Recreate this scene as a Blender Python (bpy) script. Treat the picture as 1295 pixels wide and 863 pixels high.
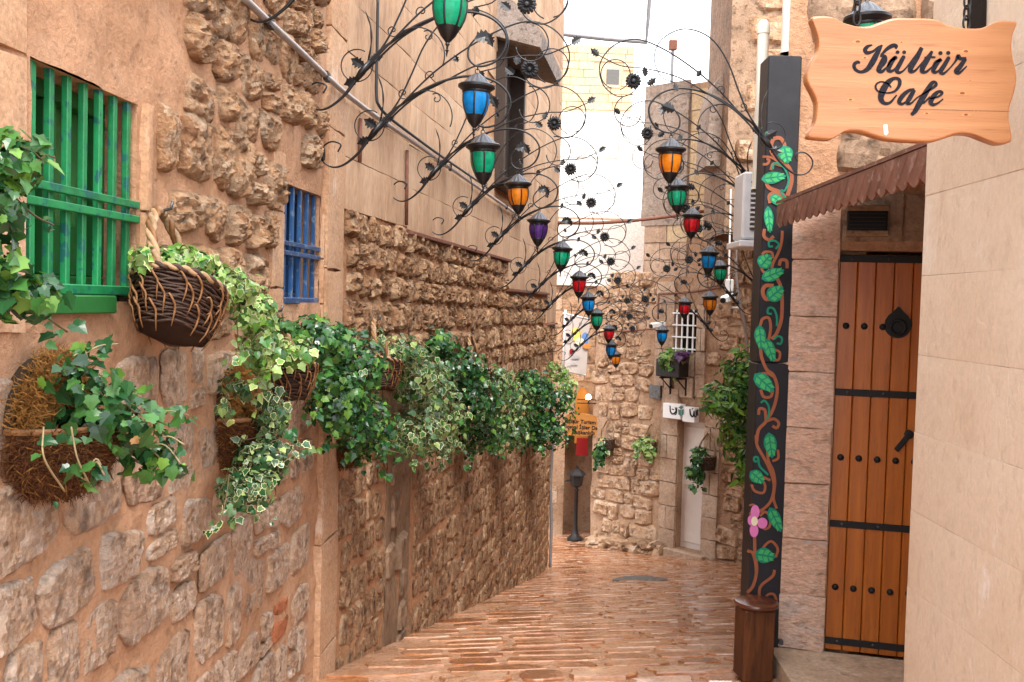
import bpy, math, random
import numpy as np
from mathutils import Vector, Matrix, noise
V = Vector
random.seed(7)
RNG = np.random.default_rng(11)
for o in list(bpy.data.objects):
    bpy.data.objects.remove(o)
SC = bpy.context.scene
COL = SC.collection

# ---------------------------------------------------------------- camera
F = 1250.0
PITCH, ROLL = math.radians(2.27), math.radians(1.6)
CM = Matrix.Rotation(math.pi / 2 - PITCH, 3, 'X') @ Matrix.Rotation(ROLL, 3, 'Z')
cd = bpy.data.cameras.new('camera')
cd.lens = 36.0 * F / 1295.0
cd.sensor_width = 36.0
cd.clip_start = 0.05
cd.clip_end = 500
cam = bpy.data.objects.new('camera', cd)
COL.objects.link(cam)
cam.matrix_world = CM.to_4x4()
SC.camera = cam

# ---------------------------------------------------------------- sky, sun, exposure (overcast)
SUN_EL, SUN_AZ = math.radians(52), math.radians(167)     # azimuth clockwise from +Y
w = bpy.data.worlds.new('World')
SC.world = w
w.use_nodes = True
wn = w.node_tree
wn.nodes.clear()
sky = wn.nodes.new('ShaderNodeTexSky')
sky.sky_type = 'NISHITA'
sky.sun_disc = False
sky.sun_elevation = SUN_EL
sky.sun_rotation = SUN_AZ
sky.dust_density = 4.0
mixw = wn.nodes.new('ShaderNodeMixRGB')
mixw.inputs['Fac'].default_value = 0.86                  # the even grey-white cloud layer
mixw.inputs['Color2'].default_value = (9.8, 10.1, 10.5, 1)
bg = wn.nodes.new('ShaderNodeBackground')
bg.inputs['Strength'].default_value = 0.12
wo = wn.nodes.new('ShaderNodeOutputWorld')
wn.links.new(sky.outputs[0], mixw.inputs['Color1'])
wn.links.new(mixw.outputs[0], bg.inputs['Color'])
wn.links.new(bg.outputs[0], wo.inputs['Surface'])
sl = bpy.data.lights.new('sun', 'SUN')
sl.energy = 1.5
sl.angle = math.radians(20)
sl.color = (1.0, 0.96, 0.9)
so = bpy.data.objects.new('sun', sl)
COL.objects.link(so)
sd = V((math.sin(SUN_AZ) * math.cos(SUN_EL), math.cos(SUN_AZ) * math.cos(SUN_EL), math.sin(SUN_EL)))
so.rotation_euler = sd.to_track_quat('Z', 'Y').to_euler()
SC.view_settings.view_transform = 'Standard'
SC.view_settings.look = 'None'
SC.view_settings.gamma = 1.0
SC.view_settings.exposure = 1.66
SC.render.engine = 'CYCLES'
SC.cycles.max_bounces = 8
SC.cycles.diffuse_bounces = 6

# ---------------------------------------------------------------- pixels to directions, walls
def ray(px, py):
    return CM @ V(((px - 647.5) / F, (431.5 - py) / F, -1))

def at(px, py, y):
    r = ray(px, py)
    return r * (y / r.y)

UP = V((0, 0, 1))
class Wall:
    """a vertical wall plane through two ground points; n points into the street"""
    def __init__(self, p0, p1, side):
        self.p0 = V((p0[0], p0[1], 0))
        d = V((p1[0], p1[1], 0)) - self.p0
        self.len = d.length
        self.d = d.normalized()
        self.n = V((self.d.y, -self.d.x, 0)) * side
        self.ex = self.n.cross(UP)
    def hit(self, px, py, off=0.0):
        r = ray(px, py)
        t = (self.p0 + self.n * off).dot(self.n) / r.dot(self.n)
        p = r * t
        return (p - self.p0).dot(self.d), p.z
    def pt(self, s, h, o=0.0):
        return self.p0 + self.d * s + self.n * o + UP * h
    def px(self, px, py, off=0.0):
        s, h = self.hit(px, py, off)
        return self.pt(s, h, off)
    def mw(self, s, h, o=0.0, sc=(1, 1, 1), tilt=0.0):
        m = Matrix((self.ex, self.n, UP)).transposed().to_4x4()
        m.translation = self.pt(s, h, o)
        return m @ Matrix.Rotation(tilt, 4, 'Y') @ Matrix.Diagonal((sc[0], sc[1], sc[2], 1))

BEND, WEND = (-0.923, 5.2), (0.636, 15.0)
WN = Wall((-1.35, 0.0), BEND, 1)          # near left house
WF = Wall(BEND, WEND, 1)                  # far left house
WR = Wall((1.153, 0.0), (1.243, 3.0), -1) # near right house
WD = Wall((1.335, 4.968), (2.65, 4.616), 1)   # wall with the cafe door
WX = Wall((3.9, 14.62), (1.45, 17.07), -1)   # facade across the end
WB = Wall((-2.5, 18.3), (2.6, 18.3), 1)      # house at the very back
WS = Wall((1.42, 5.05), (2.9, 9.8), -1)      # right wall behind the post
WT = Wall((2.9, 9.8), (3.66, 14.95), -1)

def ground(x, y):
    if y < 4.9:
        p = -1.88 + (4.9 - y) * 0.06
    else:
        t = y - 14.5
        k = 0.6
        soft = 0.5 * (t + math.sqrt(t * t + k * k))
        p = -1.88 - 0.225 * (y - 4.9) + 0.135 * soft
    return p + 0.05 * x

# ---------------------------------------------------------------- mesh helpers
class MB:
    def __init__(self):
        self.v, self.f, self.m = [], [], []
    def add(self, vs, fs, mi=0):
        b = len(self.v)
        self.v.extend([tuple(p) for p in vs])
        self.f.extend([tuple(i + b for i in f) for f in fs])
        self.m.extend([mi] * len(fs))
        return self
    def box(self, lo, hi, mw=None, mi=0, bev=0.0):
        x0, y0, z0 = lo; x1, y1, z1 = hi
        if bev <= 0:
            vs = [V((x, y, z)) for x in (x0, x1) for y in (y0, y1) for z in (z0, z1)]
            fs = [(0, 1, 3, 2), (4, 6, 7, 5), (0, 4, 5, 1), (2, 3, 7, 6), (0, 2, 6, 4), (1, 5, 7, 3)]
        else:
            b = bev; vs = []; fs = []
            idx = {}
            for ix, x in ((0, x0), (1, x1)):
                for iy, y in ((0, y0), (1, y1)):
                    for iz, z in ((0, z0), (1, z1)):
                        sx, sy, sz = (b if ix == 0 else -b), (b if iy == 0 else -b), (b if iz == 0 else -b)
                        idx[ix, iy, iz] = len(vs)
                        vs += [V((x, y + sy, z + sz)), V((x + sx, y, z + sz)), V((x + sx, y + sy, z))]
            def q(a, k): return idx[a] + k
            for i in (0, 1):
                fs.append([q((i, 0, 0), 0), q((i, 1, 0), 0), q((i, 1, 1), 0), q((i, 0, 1), 0)])
                fs.append([q((0, i, 0), 1), q((1, i, 0), 1), q((1, i, 1), 1), q((0, i, 1), 1)])
                fs.append([q((0, 0, i), 2), q((1, 0, i), 2), q((1, 1, i), 2), q((0, 1, i), 2)])
            for i in (0, 1):
                for j in (0, 1):
                    fs.append([q((i, j, 0), 0), q((i, j, 1), 0), q((i, j, 1), 1), q((i, j, 0), 1)])
                    fs.append([q((i, 0, j), 0), q((i, 1, j), 0), q((i, 1, j), 2), q((i, 0, j), 2)])
                    fs.append([q((0, i, j), 1), q((1, i, j), 1), q((1, i, j), 2), q((0, i, j), 2)])
                    for k in (0, 1):
                        fs.append([q((i, j, k), 0), q((i, j, k), 1), q((i, j, k), 2)])
            c = V(((x0 + x1) / 2, (y0 + y1) / 2, (z0 + z1) / 2))
            out = []
            for f in fs:
                p = [vs[k] for k in f]
                nn = (p[1] - p[0]).cross(p[2] - p[0])
                out.append(f if nn.dot(sum(p, V()) / len(p) - c) > 0 else f[::-1])
            fs = out
        if mw is not None:
            vs = [mw @ p for p in vs]
        return self.add(vs, fs, mi)
    def tube(self, pts, r, n=6, mi=0, closed=False):
        pts = [V(p) for p in pts]
        m = len(pts)
        rs = r if isinstance(r, (list, tuple)) else [r] * m
        if len(rs) != m:
            rs = [float(np.interp(i / (m - 1), np.linspace(0, 1, len(rs)), rs)) for i in range(m)]
        vs, fs = [], []
        prev = None
        for i, p in enumerate(pts):
            a = pts[i - 1] if (i > 0 or closed) else p
            b = pts[(i + 1) % m] if (i < m - 1 or closed) else p
            t = (b - a)
            t = t.normalized() if t.length > 1e-9 else V((0, 0, 1))
            if prev is None:
                x = t.orthogonal().normalized()
            else:
                x = prev - t * prev.dot(t)
                x = x.normalized() if x.length > 1e-6 else t.orthogonal().normalized()
            prev = x
            y = t.cross(x)
            for k in range(n):
                an = 2 * math.pi * k / n
                vs.append(p + (x * math.cos(an) + y * math.sin(an)) * rs[i])
        for i in range(m if closed else m - 1):
            j = (i + 1) % m
            for k in range(n):
                l = (k + 1) % n
                fs.append((i * n + k, i * n + l, j * n + l, j * n + k))
        if not closed:
            fs.append(tuple(range(n))[::-1])
            fs.append(tuple((m - 1) * n + k for k in range(n)))
        return self.add(vs, fs, mi)
    def lathe(self, prof, n=16, mw=None, mi=0, flute=None, a0=0.0, a1=2 * math.pi):
        vs, fs = [], []
        full = abs(a1 - a0 - 2 * math.pi) < 1e-6
        na = n if full else n + 1
        for (r, z) in prof:
            for k in range(na):
                an = a0 + (a1 - a0) * k / n
                rr = r * (flute(an, z) if flute else 1)
                vs.append(V((rr * math.cos(an), rr * math.sin(an), z)))
        for i in range(len(prof) - 1):
            for k in range(n):
                l = (k + 1) % na if full else k + 1
                fs.append((i * na + k, i * na + l, (i + 1) * na + l, (i + 1) * na + k))
        if mw is not None:
            vs = [mw @ p for p in vs]
        return self.add(vs, fs, mi)
    def prism(self, outline, y0, y1, mw=None, mi=0):
        """outline in (x, z), extruded along y"""
        n = len(outline)
        vs = [V((x, y0, z)) for x, z in outline] + [V((x, y1, z)) for x, z in outline]
        fs = [tuple(range(n)), tuple(range(2 * n - 1, n - 1, -1))]
        fs += [(i, i + n, (i + 1) % n + n, (i + 1) % n) for i in range(n)]
        if mw is not None:
            vs = [mw @ p for p in vs]
        return self.add(vs, fs, mi)
    def mesh(self, name, mats, smooth=False, sharp=None):
        me = bpy.data.meshes.new(name)
        me.from_pydata(self.v, [], self.f)
        for m in (mats if isinstance(mats, (list, tuple)) else [mats]):
            me.materials.append(m)
        if any(self.m):
            me.polygons.foreach_set('material_index', self.m)
        if smooth:
            me.polygons.foreach_set('use_smooth', [True] * len(me.polygons))
            if sharp:
                me.set_sharp_from_angle(angle=math.radians(sharp))
        me.update()
        return me

def O(name, me, parent=None, mw=None, label=None, cat=None, group=None, kind=None):
    o = bpy.data.objects.new(name, me)
    COL.objects.link(o)
    if parent is not None:
        o.parent = parent
        if parent.get('_abs'):
            o.matrix_parent_inverse = Matrix.Translation(-V(parent['_abs']))
    if mw is not None:
        o.matrix_basis = mw
    for k, v in (('label', label), ('category', cat), ('group', group), ('kind', kind)):
        if v:
            o[k] = v
    return o

def root(name, loc, label, cat, group=None, kind=None):
    """an Empty at the base of a thing; its parts are given in world coordinates"""
    o = O(name, None, None, Matrix.Translation(loc), label, cat, group, kind)
    o['_abs'] = tuple(loc)
    return o

def sub(name, me, part, base, mw=None, kind=None):
    """a sub-part whose part was itself placed in world coordinates under an Empty"""
    o = bpy.data.objects.new(name, me)
    COL.objects.link(o)
    o.parent = part
    o.matrix_parent_inverse = part.matrix_basis.inverted() if base is None else base
    if mw is not None:
        o.matrix_basis = mw
    if kind:
        o['kind'] = kind
    return o

def copy_tree(o, parent=None):
    c = o.copy()
    COL.objects.link(c)
    c.parent = parent
    for ch in list(o.children):
        copy_tree(ch, c)
    return c

def catmull(pts, k=6, closed=False):
    P = [np.array(p, float) for p in pts]
    n = len(P)
    out = []
    for i in range(n if closed else n - 1):
        p0 = P[i - 1] if (i > 0 or closed) else 2 * P[0] - P[1]
        p1, p2 = P[i], P[(i + 1) % n]
        p3 = P[(i + 2) % n] if (closed or i + 2 < n) else 2 * P[-1] - P[-2]
        for j in range(k):
            t = j / k
            out.append(0.5 * (2 * p1 + (p2 - p0) * t + (2 * p0 - 5 * p1 + 4 * p2 - p3) * t * t + (3 * p1 - p0 - 3 * p2 + p3) * t ** 3))
    if not closed:
        out.append(P[-1])
    return out

# ---------------------------------------------------------------- materials
def nt(name):
    m = bpy.data.materials.new(name)
    m.use_nodes = True
    t = m.node_tree
    return m, t, t.nodes['Principled BSDF']

def N(t, kind, **kw):
    n = t.nodes.new(kind)
    for k, v in kw.items():
        if k in n.inputs:
            n.inputs[k].default_value = v
        else:
            setattr(n, k, v)
    return n

def c4(c, k=1.0):
    return (c[0] * k, c[1] * k, c[2] * k, 1)

def math_node(t, op, a, b=None, clamp=False):
    n = t.nodes.new('ShaderNodeMath')
    n.operation = op
    n.use_clamp = clamp
    for i, x in enumerate((a, b)):
        if x is None:
            continue
        if isinstance(x, (int, float)):
            n.inputs[i].default_value = x
        else:
            t.links.new(x, n.inputs[i])
    return n.outputs[0]

def stone_mat(name, cols, scale=5.0, fine=45.0, bump=0.5, rough=0.88, rnd=0.55, spec=0.25, stretch=(1, 1, 1), pits=0.5, wet=None, dist=0.02, grain_k=1.0):
    m, t, b = nt(name)
    g = N(t, 'ShaderNodeNewGeometry')
    oi = N(t, 'ShaderNodeObjectInfo')
    mp = N(t, 'ShaderNodeMapping')
    mp.inputs['Scale'].default_value = stretch
    t.links.new(g.outputs['Position'], mp.inputs['Vector'])
    n1 = N(t, 'ShaderNodeTexNoise', Scale=scale, Detail=6.0, Roughness=0.65)
    n2 = N(t, 'ShaderNodeTexNoise', Scale=fine, Detail=8.0, Roughness=0.75)
    vo = N(t, 'ShaderNodeTexNoise', Scale=fine * 0.38, Detail=3.0, Roughness=0.5)
    for n in (n1, n2, vo):
        t.links.new(mp.outputs[0], n.inputs['Vector'])
    rv = math_node(t, 'FRACT', math_node(t, 'ADD', oi.outputs['Random'], g.outputs['Random Per Island']))
    rv = math_node(t, 'MULTIPLY', math_node(t, 'SUBTRACT', rv, 0.5), rnd)
    nn = math_node(t, 'ADD', math_node(t, 'MULTIPLY', math_node(t, 'SUBTRACT', n1.outputs[0], 0.5), 1.7), 0.5)
    fac = math_node(t, 'ADD', nn, rv, True)
    rp = N(t, 'ShaderNodeValToRGB')
    el = rp.color_ramp.elements
    el[0].position, el[1].position = 0.0, 1.0
    el[0].color, el[1].color = c4(cols[0]), c4(cols[-1])
    for i, c in enumerate(cols[1:-1]):
        e = el.new((i + 1) / (len(cols) - 1))
        e.color = c4(c)
    t.links.new(fac, rp.inputs[0])
    pit = N(t, 'ShaderNodeMapRange')
    pit.inputs['From Min'].default_value, pit.inputs['From Max'].default_value = 0.30, 0.46
    t.links.new(vo.outputs[0], pit.inputs['Value'])
    grain = N(t, 'ShaderNodeMapRange')
    grain.inputs['From Min'].default_value, grain.inputs['From Max'].default_value = 0.3, 0.7
    grain.inputs['To Min'].default_value, grain.inputs['To Max'].default_value = 1 - .42 * grain_k, 1 + .24 * grain_k
    t.links.new(n2.outputs[0], grain.inputs['Value'])
    pm = math_node(t, 'ADD', math_node(t, 'MULTIPLY', pit.outputs[0], pits), 1.0 - pits)
    mul = math_node(t, 'MULTIPLY', grain.outputs[0], pm)
    mx = N(t, 'ShaderNodeMixRGB', blend_type='MULTIPLY')
    mx.inputs[0].default_value = 1.0
    t.links.new(rp.outputs[0], mx.inputs[1])
    t.links.new(mul, mx.inputs[2])
    t.links.new(mx.outputs[0], b.inputs['Base Color'])
    bp = N(t, 'ShaderNodeBump', Strength=bump, Distance=dist)
    hh = math_node(t, 'ADD', math_node(t, 'MULTIPLY', n2.outputs[0], 0.6), math_node(t, 'MULTIPLY', pit.outputs[0], 0.5 * pits + 0.1))
    hh = math_node(t, 'ADD', hh, math_node(t, 'MULTIPLY', n1.outputs[0], 0.8))
    t.links.new(hh, bp.inputs['Height'])
    t.links.new(bp.outputs[0], b.inputs['Normal'])
    b.inputs['Specular IOR Level'].default_value = spec
    if wet:
        r = N(t, 'ShaderNodeMapRange')
        r.inputs['From Min'].default_value, r.inputs['From Max'].default_value = 0.35, 0.65
        r.inputs['To Min'].default_value, r.inputs['To Max'].default_value = wet
        t.links.new(n1.outputs[0], r.inputs['Value'])
        t.links.new(r.outputs[0], b.inputs['Roughness'])
    else:
        b.inputs['Roughness'].default_value = rough
    return m

def paint_mat(name, col, rough=0.5, spec=0.4, var=0.25, scale=14.0, metal=0.0, bump=0.12, chips=None):
    m, t, b = nt(name)
    tc = N(t, 'ShaderNodeNewGeometry')
    oi = N(t, 'ShaderNodeObjectInfo')
    n1 = N(t, 'ShaderNodeTexNoise', Scale=scale, Detail=7.0, Roughness=0.7)
    t.links.new(tc.outputs['Position'], n1.inputs['Vector'])
    mr = N(t, 'ShaderNodeMapRange')
    mr.inputs['From Min'].default_value, mr.inputs['From Max'].default_value = 0.25, 0.75
    mr.inputs['To Min'].default_value, mr.inputs['To Max'].default_value = 1 - var, 1 + var
    t.links.new(math_node(t, 'ADD', n1.outputs[0], math_node(t, 'MULTIPLY', math_node(t, 'SUBTRACT', oi.outputs['Random'], 0.5), 0.25)), mr.inputs['Value'])
    mx = N(t, 'ShaderNodeMixRGB', blend_type='MULTIPLY')
    mx.inputs[0].default_value = 1
    mx.inputs[1].default_value = c4(col)
    t.links.new(mr.outputs[0], mx.inputs[2])
    out = mx.outputs[0]
    if chips:
        n2 = N(t, 'ShaderNodeTexNoise', Scale=scale * 1.6, Detail=5.0)
        t.links.new(tc.outputs['Position'], n2.inputs['Vector'])
        cr = N(t, 'ShaderNodeMapRange')
        cr.inputs['From Min'].default_value, cr.inputs['From Max'].default_value = chips[1], chips[1] + 0.04
        t.links.new(n2.outputs[0], cr.inputs['Value'])
        m2 = N(t, 'ShaderNodeMixRGB')
        m2.inputs[2].default_value = c4(chips[0])
        t.links.new(cr.outputs[0], m2.inputs[0])
        t.links.new(out, m2.inputs[1])
        out = m2.outputs[0]
    t.links.new(out, b.inputs['Base Color'])
    bp = N(t, 'ShaderNodeBump', Strength=bump, Distance=0.01)
    t.links.new(n1.outputs[0], bp.inputs['Height'])
    t.links.new(bp.outputs[0], b.inputs['Normal'])
    b.inputs['Roughness'].default_value = rough
    b.inputs['Metallic'].default_value = metal
    b.inputs['Specular IOR Level'].default_value = spec
    return m

def wood_mat(name, c1, c2, dark, stretch, rough=0.5, spec=0.4, knots=False):
    """grain runs along the axis with the small stretch value (world coordinates)"""
    m, t, b = nt(name)
    g = N(t, 'ShaderNodeNewGeometry')
    oi = N(t, 'ShaderNodeObjectInfo')
    mp = N(t, 'ShaderNodeMapping')
    mp.inputs['Scale'].default_value = stretch
    off = N(t, 'ShaderNodeCombineXYZ')
    t.links.new(math_node(t, 'MULTIPLY', oi.outputs['Random'], 13.0), off.inputs[0])
    ad = N(t, 'ShaderNodeVectorMath', operation='ADD')
    t.links.new(g.outputs['Position'], ad.inputs[0])
    t.links.new(off.outputs[0], ad.inputs[1])
    t.links.new(ad.outputs[0], mp.inputs['Vector'])
    n1 = N(t, 'ShaderNodeTexNoise', Scale=3.0, Detail=6.0, Roughness=0.6, Distortion=0.4)
    n2 = N(t, 'ShaderNodeTexNoise', Scale=14.0, Detail=4.0, Roughness=0.7)
    t.links.new(mp.outputs[0], n1.inputs['Vector'])
    t.links.new(mp.outputs[0], n2.inputs['Vector'])
    rp = N(t, 'ShaderNodeValToRGB')
    el = rp.color_ramp.elements
    el[0].position, el[1].position = 0.32, 0.68
    el[0].color, el[1].color = c4(c1), c4(c2)
    t.links.new(n1.outputs[0], rp.inputs[0])
    mr = N(t, 'ShaderNodeMapRange')
    mr.inputs['From Min'].default_value, mr.inputs['From Max'].default_value = 0.55, 0.8
    t.links.new(n2.outputs[0], mr.inputs['Value'])
    mx = N(t, 'ShaderNodeMixRGB')
    mx.inputs[2].default_value = c4(dark)
    t.links.new(math_node(t, 'MULTIPLY', mr.outputs[0], 0.8), mx.inputs[0])
    t.links.new(rp.outputs[0], mx.inputs[1])
    t.links.new(mx.outputs[0], b.inputs['Base Color'])
    bp = N(t, 'ShaderNodeBump', Strength=0.25, Distance=0.004)
    t.links.new(n2.outputs[0], bp.inputs['Height'])
    t.links.new(bp.outputs[0], b.inputs['Normal'])
    b.inputs['Roughness'].default_value = rough
    b.inputs['Specular IOR Level'].default_value = spec
    return m

def leaf_mat(name, c, rough=0.32, trans=0.25):
    m, t, b = nt(name)
    g = N(t, 'ShaderNodeNewGeometry')
    oi = N(t, 'ShaderNodeObjectInfo')
    rv = math_node(t, 'FRACT', math_node(t, 'ADD', g.outputs['Random Per Island'], oi.outputs['Random']))
    rp = N(t, 'ShaderNodeValToRGB')
    el = rp.color_ramp.elements
    el[0].color, el[1].color = c4(c, 0.6), c4((c[0] * 1.45, c[1] * 1.3, c[2] * 1.1))
    t.links.new(rv, rp.inputs[0])
    t.links.new(rp.outputs[0], b.inputs['Base Color'])
    b.inputs['Roughness'].default_value = rough
    b.inputs['Specular IOR Level'].default_value = 0.5
    tr = N(t, 'ShaderNodeBsdfTranslucent')
    t.links.new(rp.outputs[0], tr.inputs['Color'])
    mx = N(t, 'ShaderNodeMixShader')
    mx.inputs[0].default_value = trans
    out = t.nodes['Material Output']
    t.links.new(b.outputs[0], mx.inputs[1])
    t.links.new(tr.outputs[0], mx.inputs[2])
    t.links.new(mx.outputs[0], out.inputs['Surface'])
    return m

def glass_mat(name, c):
    m, t, b = nt(name)
    g = N(t, 'ShaderNodeNewGeometry')
    n1 = N(t, 'ShaderNodeTexNoise', Scale=30.0, Detail=3.0)
    t.links.new(g.outputs['Position'], n1.inputs['Vector'])
    rp = N(t, 'ShaderNodeValToRGB')
    el = rp.color_ramp.elements
    el[0].position, el[1].position = 0.3, 0.7
    el[0].color, el[1].color = c4(c, 0.75), c4(c, 1.2)
    t.links.new(n1.outputs[0], rp.inputs[0])
    t.links.new(rp.outputs[0], b.inputs['Base Color'])
    b.inputs['Roughness'].default_value = 0.18
    tr = N(t, 'ShaderNodeBsdfTranslucent')
    t.links.new(rp.outputs[0], tr.inputs['Color'])
    mx = N(t, 'ShaderNodeMixShader')
    mx.inputs[0].default_value = 0.5
    t.links.new(b.outputs[0], mx.inputs[1])
    t.links.new(tr.outputs[0], mx.inputs[2])
    t.links.new(mx.outputs[0], t.nodes['Material Output'].inputs['Surface'])
    return m

M = {}
M['mortar'] = stone_mat('mortar', [(.42, .215, .115), (.53, .295, .17), (.58, .355, .23)], 4.0, 45, .8, .92, 0.0, pits=.2, dist=.035, grain_k=.55)
M['rubble'] = stone_mat('rubble', [(.31, .15, .075), (.51, .28, .145), (.59, .36, .21), (.48, .315, .20), (.66, .475, .325)], 9, 40, 1.0, .85, .75, pits=.62, dist=.06)
M['rubble_flat'] = stone_mat('rubble_flat', [(.42, .26, .17), (.59, .375, .245), (.53, .38, .29), (.66, .465, .34), (.62, .39, .24), (.72, .56, .45)], 6, 42, 1.0, .85, 1.05, pits=.5, dist=.05)
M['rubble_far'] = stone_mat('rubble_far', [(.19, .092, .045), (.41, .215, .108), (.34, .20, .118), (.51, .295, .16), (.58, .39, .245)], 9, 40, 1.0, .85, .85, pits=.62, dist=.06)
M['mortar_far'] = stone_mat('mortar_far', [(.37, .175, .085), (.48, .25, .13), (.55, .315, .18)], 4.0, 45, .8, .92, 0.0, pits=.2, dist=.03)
M['ashlar'] = stone_mat('ashlar', [(.24, .145, .09), (.43, .265, .162), (.51, .335, .215), (.56, .395, .275)], 3.4, 60, .6, .88, .28, pits=.2, stretch=(1, 1, .28), grain_k=.6)
M['pilaster'] = stone_mat('pilaster', [(.41, .225, .125), (.51, .305, .18), (.55, .36, .24)], 3, 60, .4, .88, .35, pits=.18)
M['red_stone'] = stone_mat('red_stone', [(.30, .09, .045), (.42, .15, .07), (.36, .12, .06)], 12, 60, .6, .8, .1)
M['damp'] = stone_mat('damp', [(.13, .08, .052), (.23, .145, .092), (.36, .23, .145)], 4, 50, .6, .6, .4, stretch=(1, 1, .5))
M['right_ashlar'] = stone_mat('right_ashlar', [(.59, .44, .315), (.68, .535, .405), (.70, .57, .445), (.78, .71, .63)], 2.6, 70, .4, .85, .15, pits=.08, stretch=(1, 1, .75), grain_k=.28)
def worn(m, col, lo, scale, stretch, amt=.8):
    """scuffed patches of another tone over a finished stone material"""
    t = m.node_tree
    b = t.nodes['Principled BSDF']
    src = b.inputs['Base Color'].links[0].from_socket
    g = N(t, 'ShaderNodeNewGeometry')
    mp = N(t, 'ShaderNodeMapping')
    mp.inputs['Scale'].default_value = stretch
    mp.inputs['Location'].default_value = (lo * 31, lo * 17, scale)
    t.links.new(g.outputs['Position'], mp.inputs['Vector'])
    n = N(t, 'ShaderNodeTexNoise', Scale=scale, Detail=9.0, Roughness=0.72)
    t.links.new(mp.outputs[0], n.inputs['Vector'])
    r = N(t, 'ShaderNodeMapRange')
    r.inputs['From Min'].default_value, r.inputs['From Max'].default_value = lo, lo + .07
    r.inputs['To Max'].default_value = amt
    t.links.new(n.outputs[0], r.inputs['Value'])
    mx = N(t, 'ShaderNodeMixRGB')
    mx.inputs[2].default_value = c4(col)
    t.links.new(r.outputs[0], mx.inputs[0])
    t.links.new(src, mx.inputs[1])
    t.links.new(mx.outputs[0], b.inputs['Base Color'])
worn(M['right_ashlar'], (.82, .76, .71), .57, 3.2, (1, 1, .5))
worn(M['right_ashlar'], (.47, .31, .20), .62, 4.0, (1, 1, .35), .5)
worn(M['ashlar'], (.20, .125, .085), .60, 2.4, (1, 1, .25), .7)
worn(M['pilaster'], (.66, .54, .44), .58, 5.0, (1, 1, .5), .6)
M['pink_stone'] = stone_mat('pink_stone', [(.46, .39, .36), (.70, .43, .30), (.76, .49, .36), (.75, .53, .42), (.58, .48, .43)], 8, 36, 1.0, .85, .55, pits=.28, stretch=(1, 1, 2.2))
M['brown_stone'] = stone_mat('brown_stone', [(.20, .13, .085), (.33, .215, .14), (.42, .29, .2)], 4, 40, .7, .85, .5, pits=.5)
M['facade'] = stone_mat('facade', [(.26, .155, .095), (.44, .265, .155), (.53, .34, .21), (.59, .43, .31)], 5, 26, .9, .85, .9, pits=.5, dist=.05)
M['facade_mortar'] = stone_mat('facade_mortar', [(.30, .175, .105), (.40, .25, .155), (.47, .32, .22)], 2.4, 30, .6, .9, 0.0, pits=.3)
M['dressed'] = stone_mat('dressed', [(.33, .22, .15), (.45, .31, .215), (.54, .41, .31)], 4, 30, .7, .88, .6, pits=.25)
M['ochre'] = stone_mat('ochre', [(.44, .315, .185), (.54, .405, .25), (.58, .45, .30)], 2, 30, .35, .88, .35, pits=.15)
M['pale_plaster'] = stone_mat('pale_plaster', [(.60, .54, .48), (.68, .62, .56), (.72, .68, .63)], 1.5, 30, .25, .88, .1, pits=.1)
M['white_plaster'] = stone_mat('white_plaster', [(.74, .72, .68), (.80, .79, .76), (.82, .81, .80)], 1.5, 25, .3, .88, .12, pits=.08)
M['grey_render'] = stone_mat('grey_render', [(.27, .21, .17), (.37, .29, .235), (.44, .36, .30)], 2.4, 26, .8, .9, .2, pits=.4, dist=.05)
M['paving'] = stone_mat('paving', [(.27, .092, .034), (.38, .15, .060), (.46, .215, .105), (.53, .31, .20)], 5.0, 34, .38, .3, .95, spec=.6, pits=.22, wet=(.10, .40), dist=.014)
M['paving'].node_tree.nodes['Principled BSDF'].inputs['Coat Weight'].default_value = .6
M['paving'].node_tree.nodes['Principled BSDF'].inputs['Coat Roughness'].default_value = .16
M['paving_joint'] = stone_mat('paving_joint', [(.38, .18, .085), (.48, .255, .145), (.53, .32, .21)], 6, 36, .8, .4, 0.0, spec=.6, pits=.2, wet=(.08, .4), dist=.03)
M['step'] = stone_mat('step', [(.50, .35, .23), (.60, .44, .31), (.64, .50, .38)], 3, 40, .4, .5, .2, spec=.4, pits=.3, wet=(.3, .6))
M['drain_stone'] = stone_mat('drain_stone', [(.10, .10, .10), (.15, .145, .14), (.20, .19, .18)], 6, 40, .5, .5, .2, wet=(.2, .5))
M['iron'] = paint_mat('iron', (.014, .014, .016), .34, .5, .3, 40, .3)
M['iron_matt'] = paint_mat('iron_matt', (.016, .013, .012), .5, .4, .3, 40, .2)
M['iron_dark'] = paint_mat('iron_dark', (.010, .010, .011), .55, .3, .3, 40)
M['pewter'] = paint_mat('pewter', (.09, .092, .105), .3, .5, .3, 60, .6)
M['rust'] = paint_mat('rust', (.17, .07, .045), .7, .25, .4, 25)
M['pipe_grey'] = paint_mat('pipe_grey', (.34, .30, .29), .38, .5, .25, 12, .5)
M['cable'] = paint_mat('cable', (.02, .02, .022), .45)
M['conduit'] = paint_mat('conduit', (.16, .16, .17), .45)
M['green_paint'] = paint_mat('green_paint', (.012, .185, .062), .42, .45, .35, 16, 0, .25, chips=((.010, .10, .085), .57))
M['green_board'] = paint_mat('green_board', (.014, .10, .022), .5, .4, .4, 5, 0, .2, chips=((.40, .33, .20), .70))
M['green_glass'] = paint_mat('green_glass', (.05, .17, .05), .12, .5, .4, 4)
M['blue_paint'] = paint_mat('blue_paint', (.016, .066, .18), .42, .45, .35, 20, 0, .2, chips=((.10, .15, .22), .57))
M['blue_board'] = paint_mat('blue_board', (.012, .05, .14), .5, .4, .3, 12)
M['dark_hole'] = paint_mat('dark_hole', (.02, .015, .012), .9, .1)
M['shutter_wood'] = paint_mat('shutter_wood', (.035, .022, .016), .6, .3, .35, 12)
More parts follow.
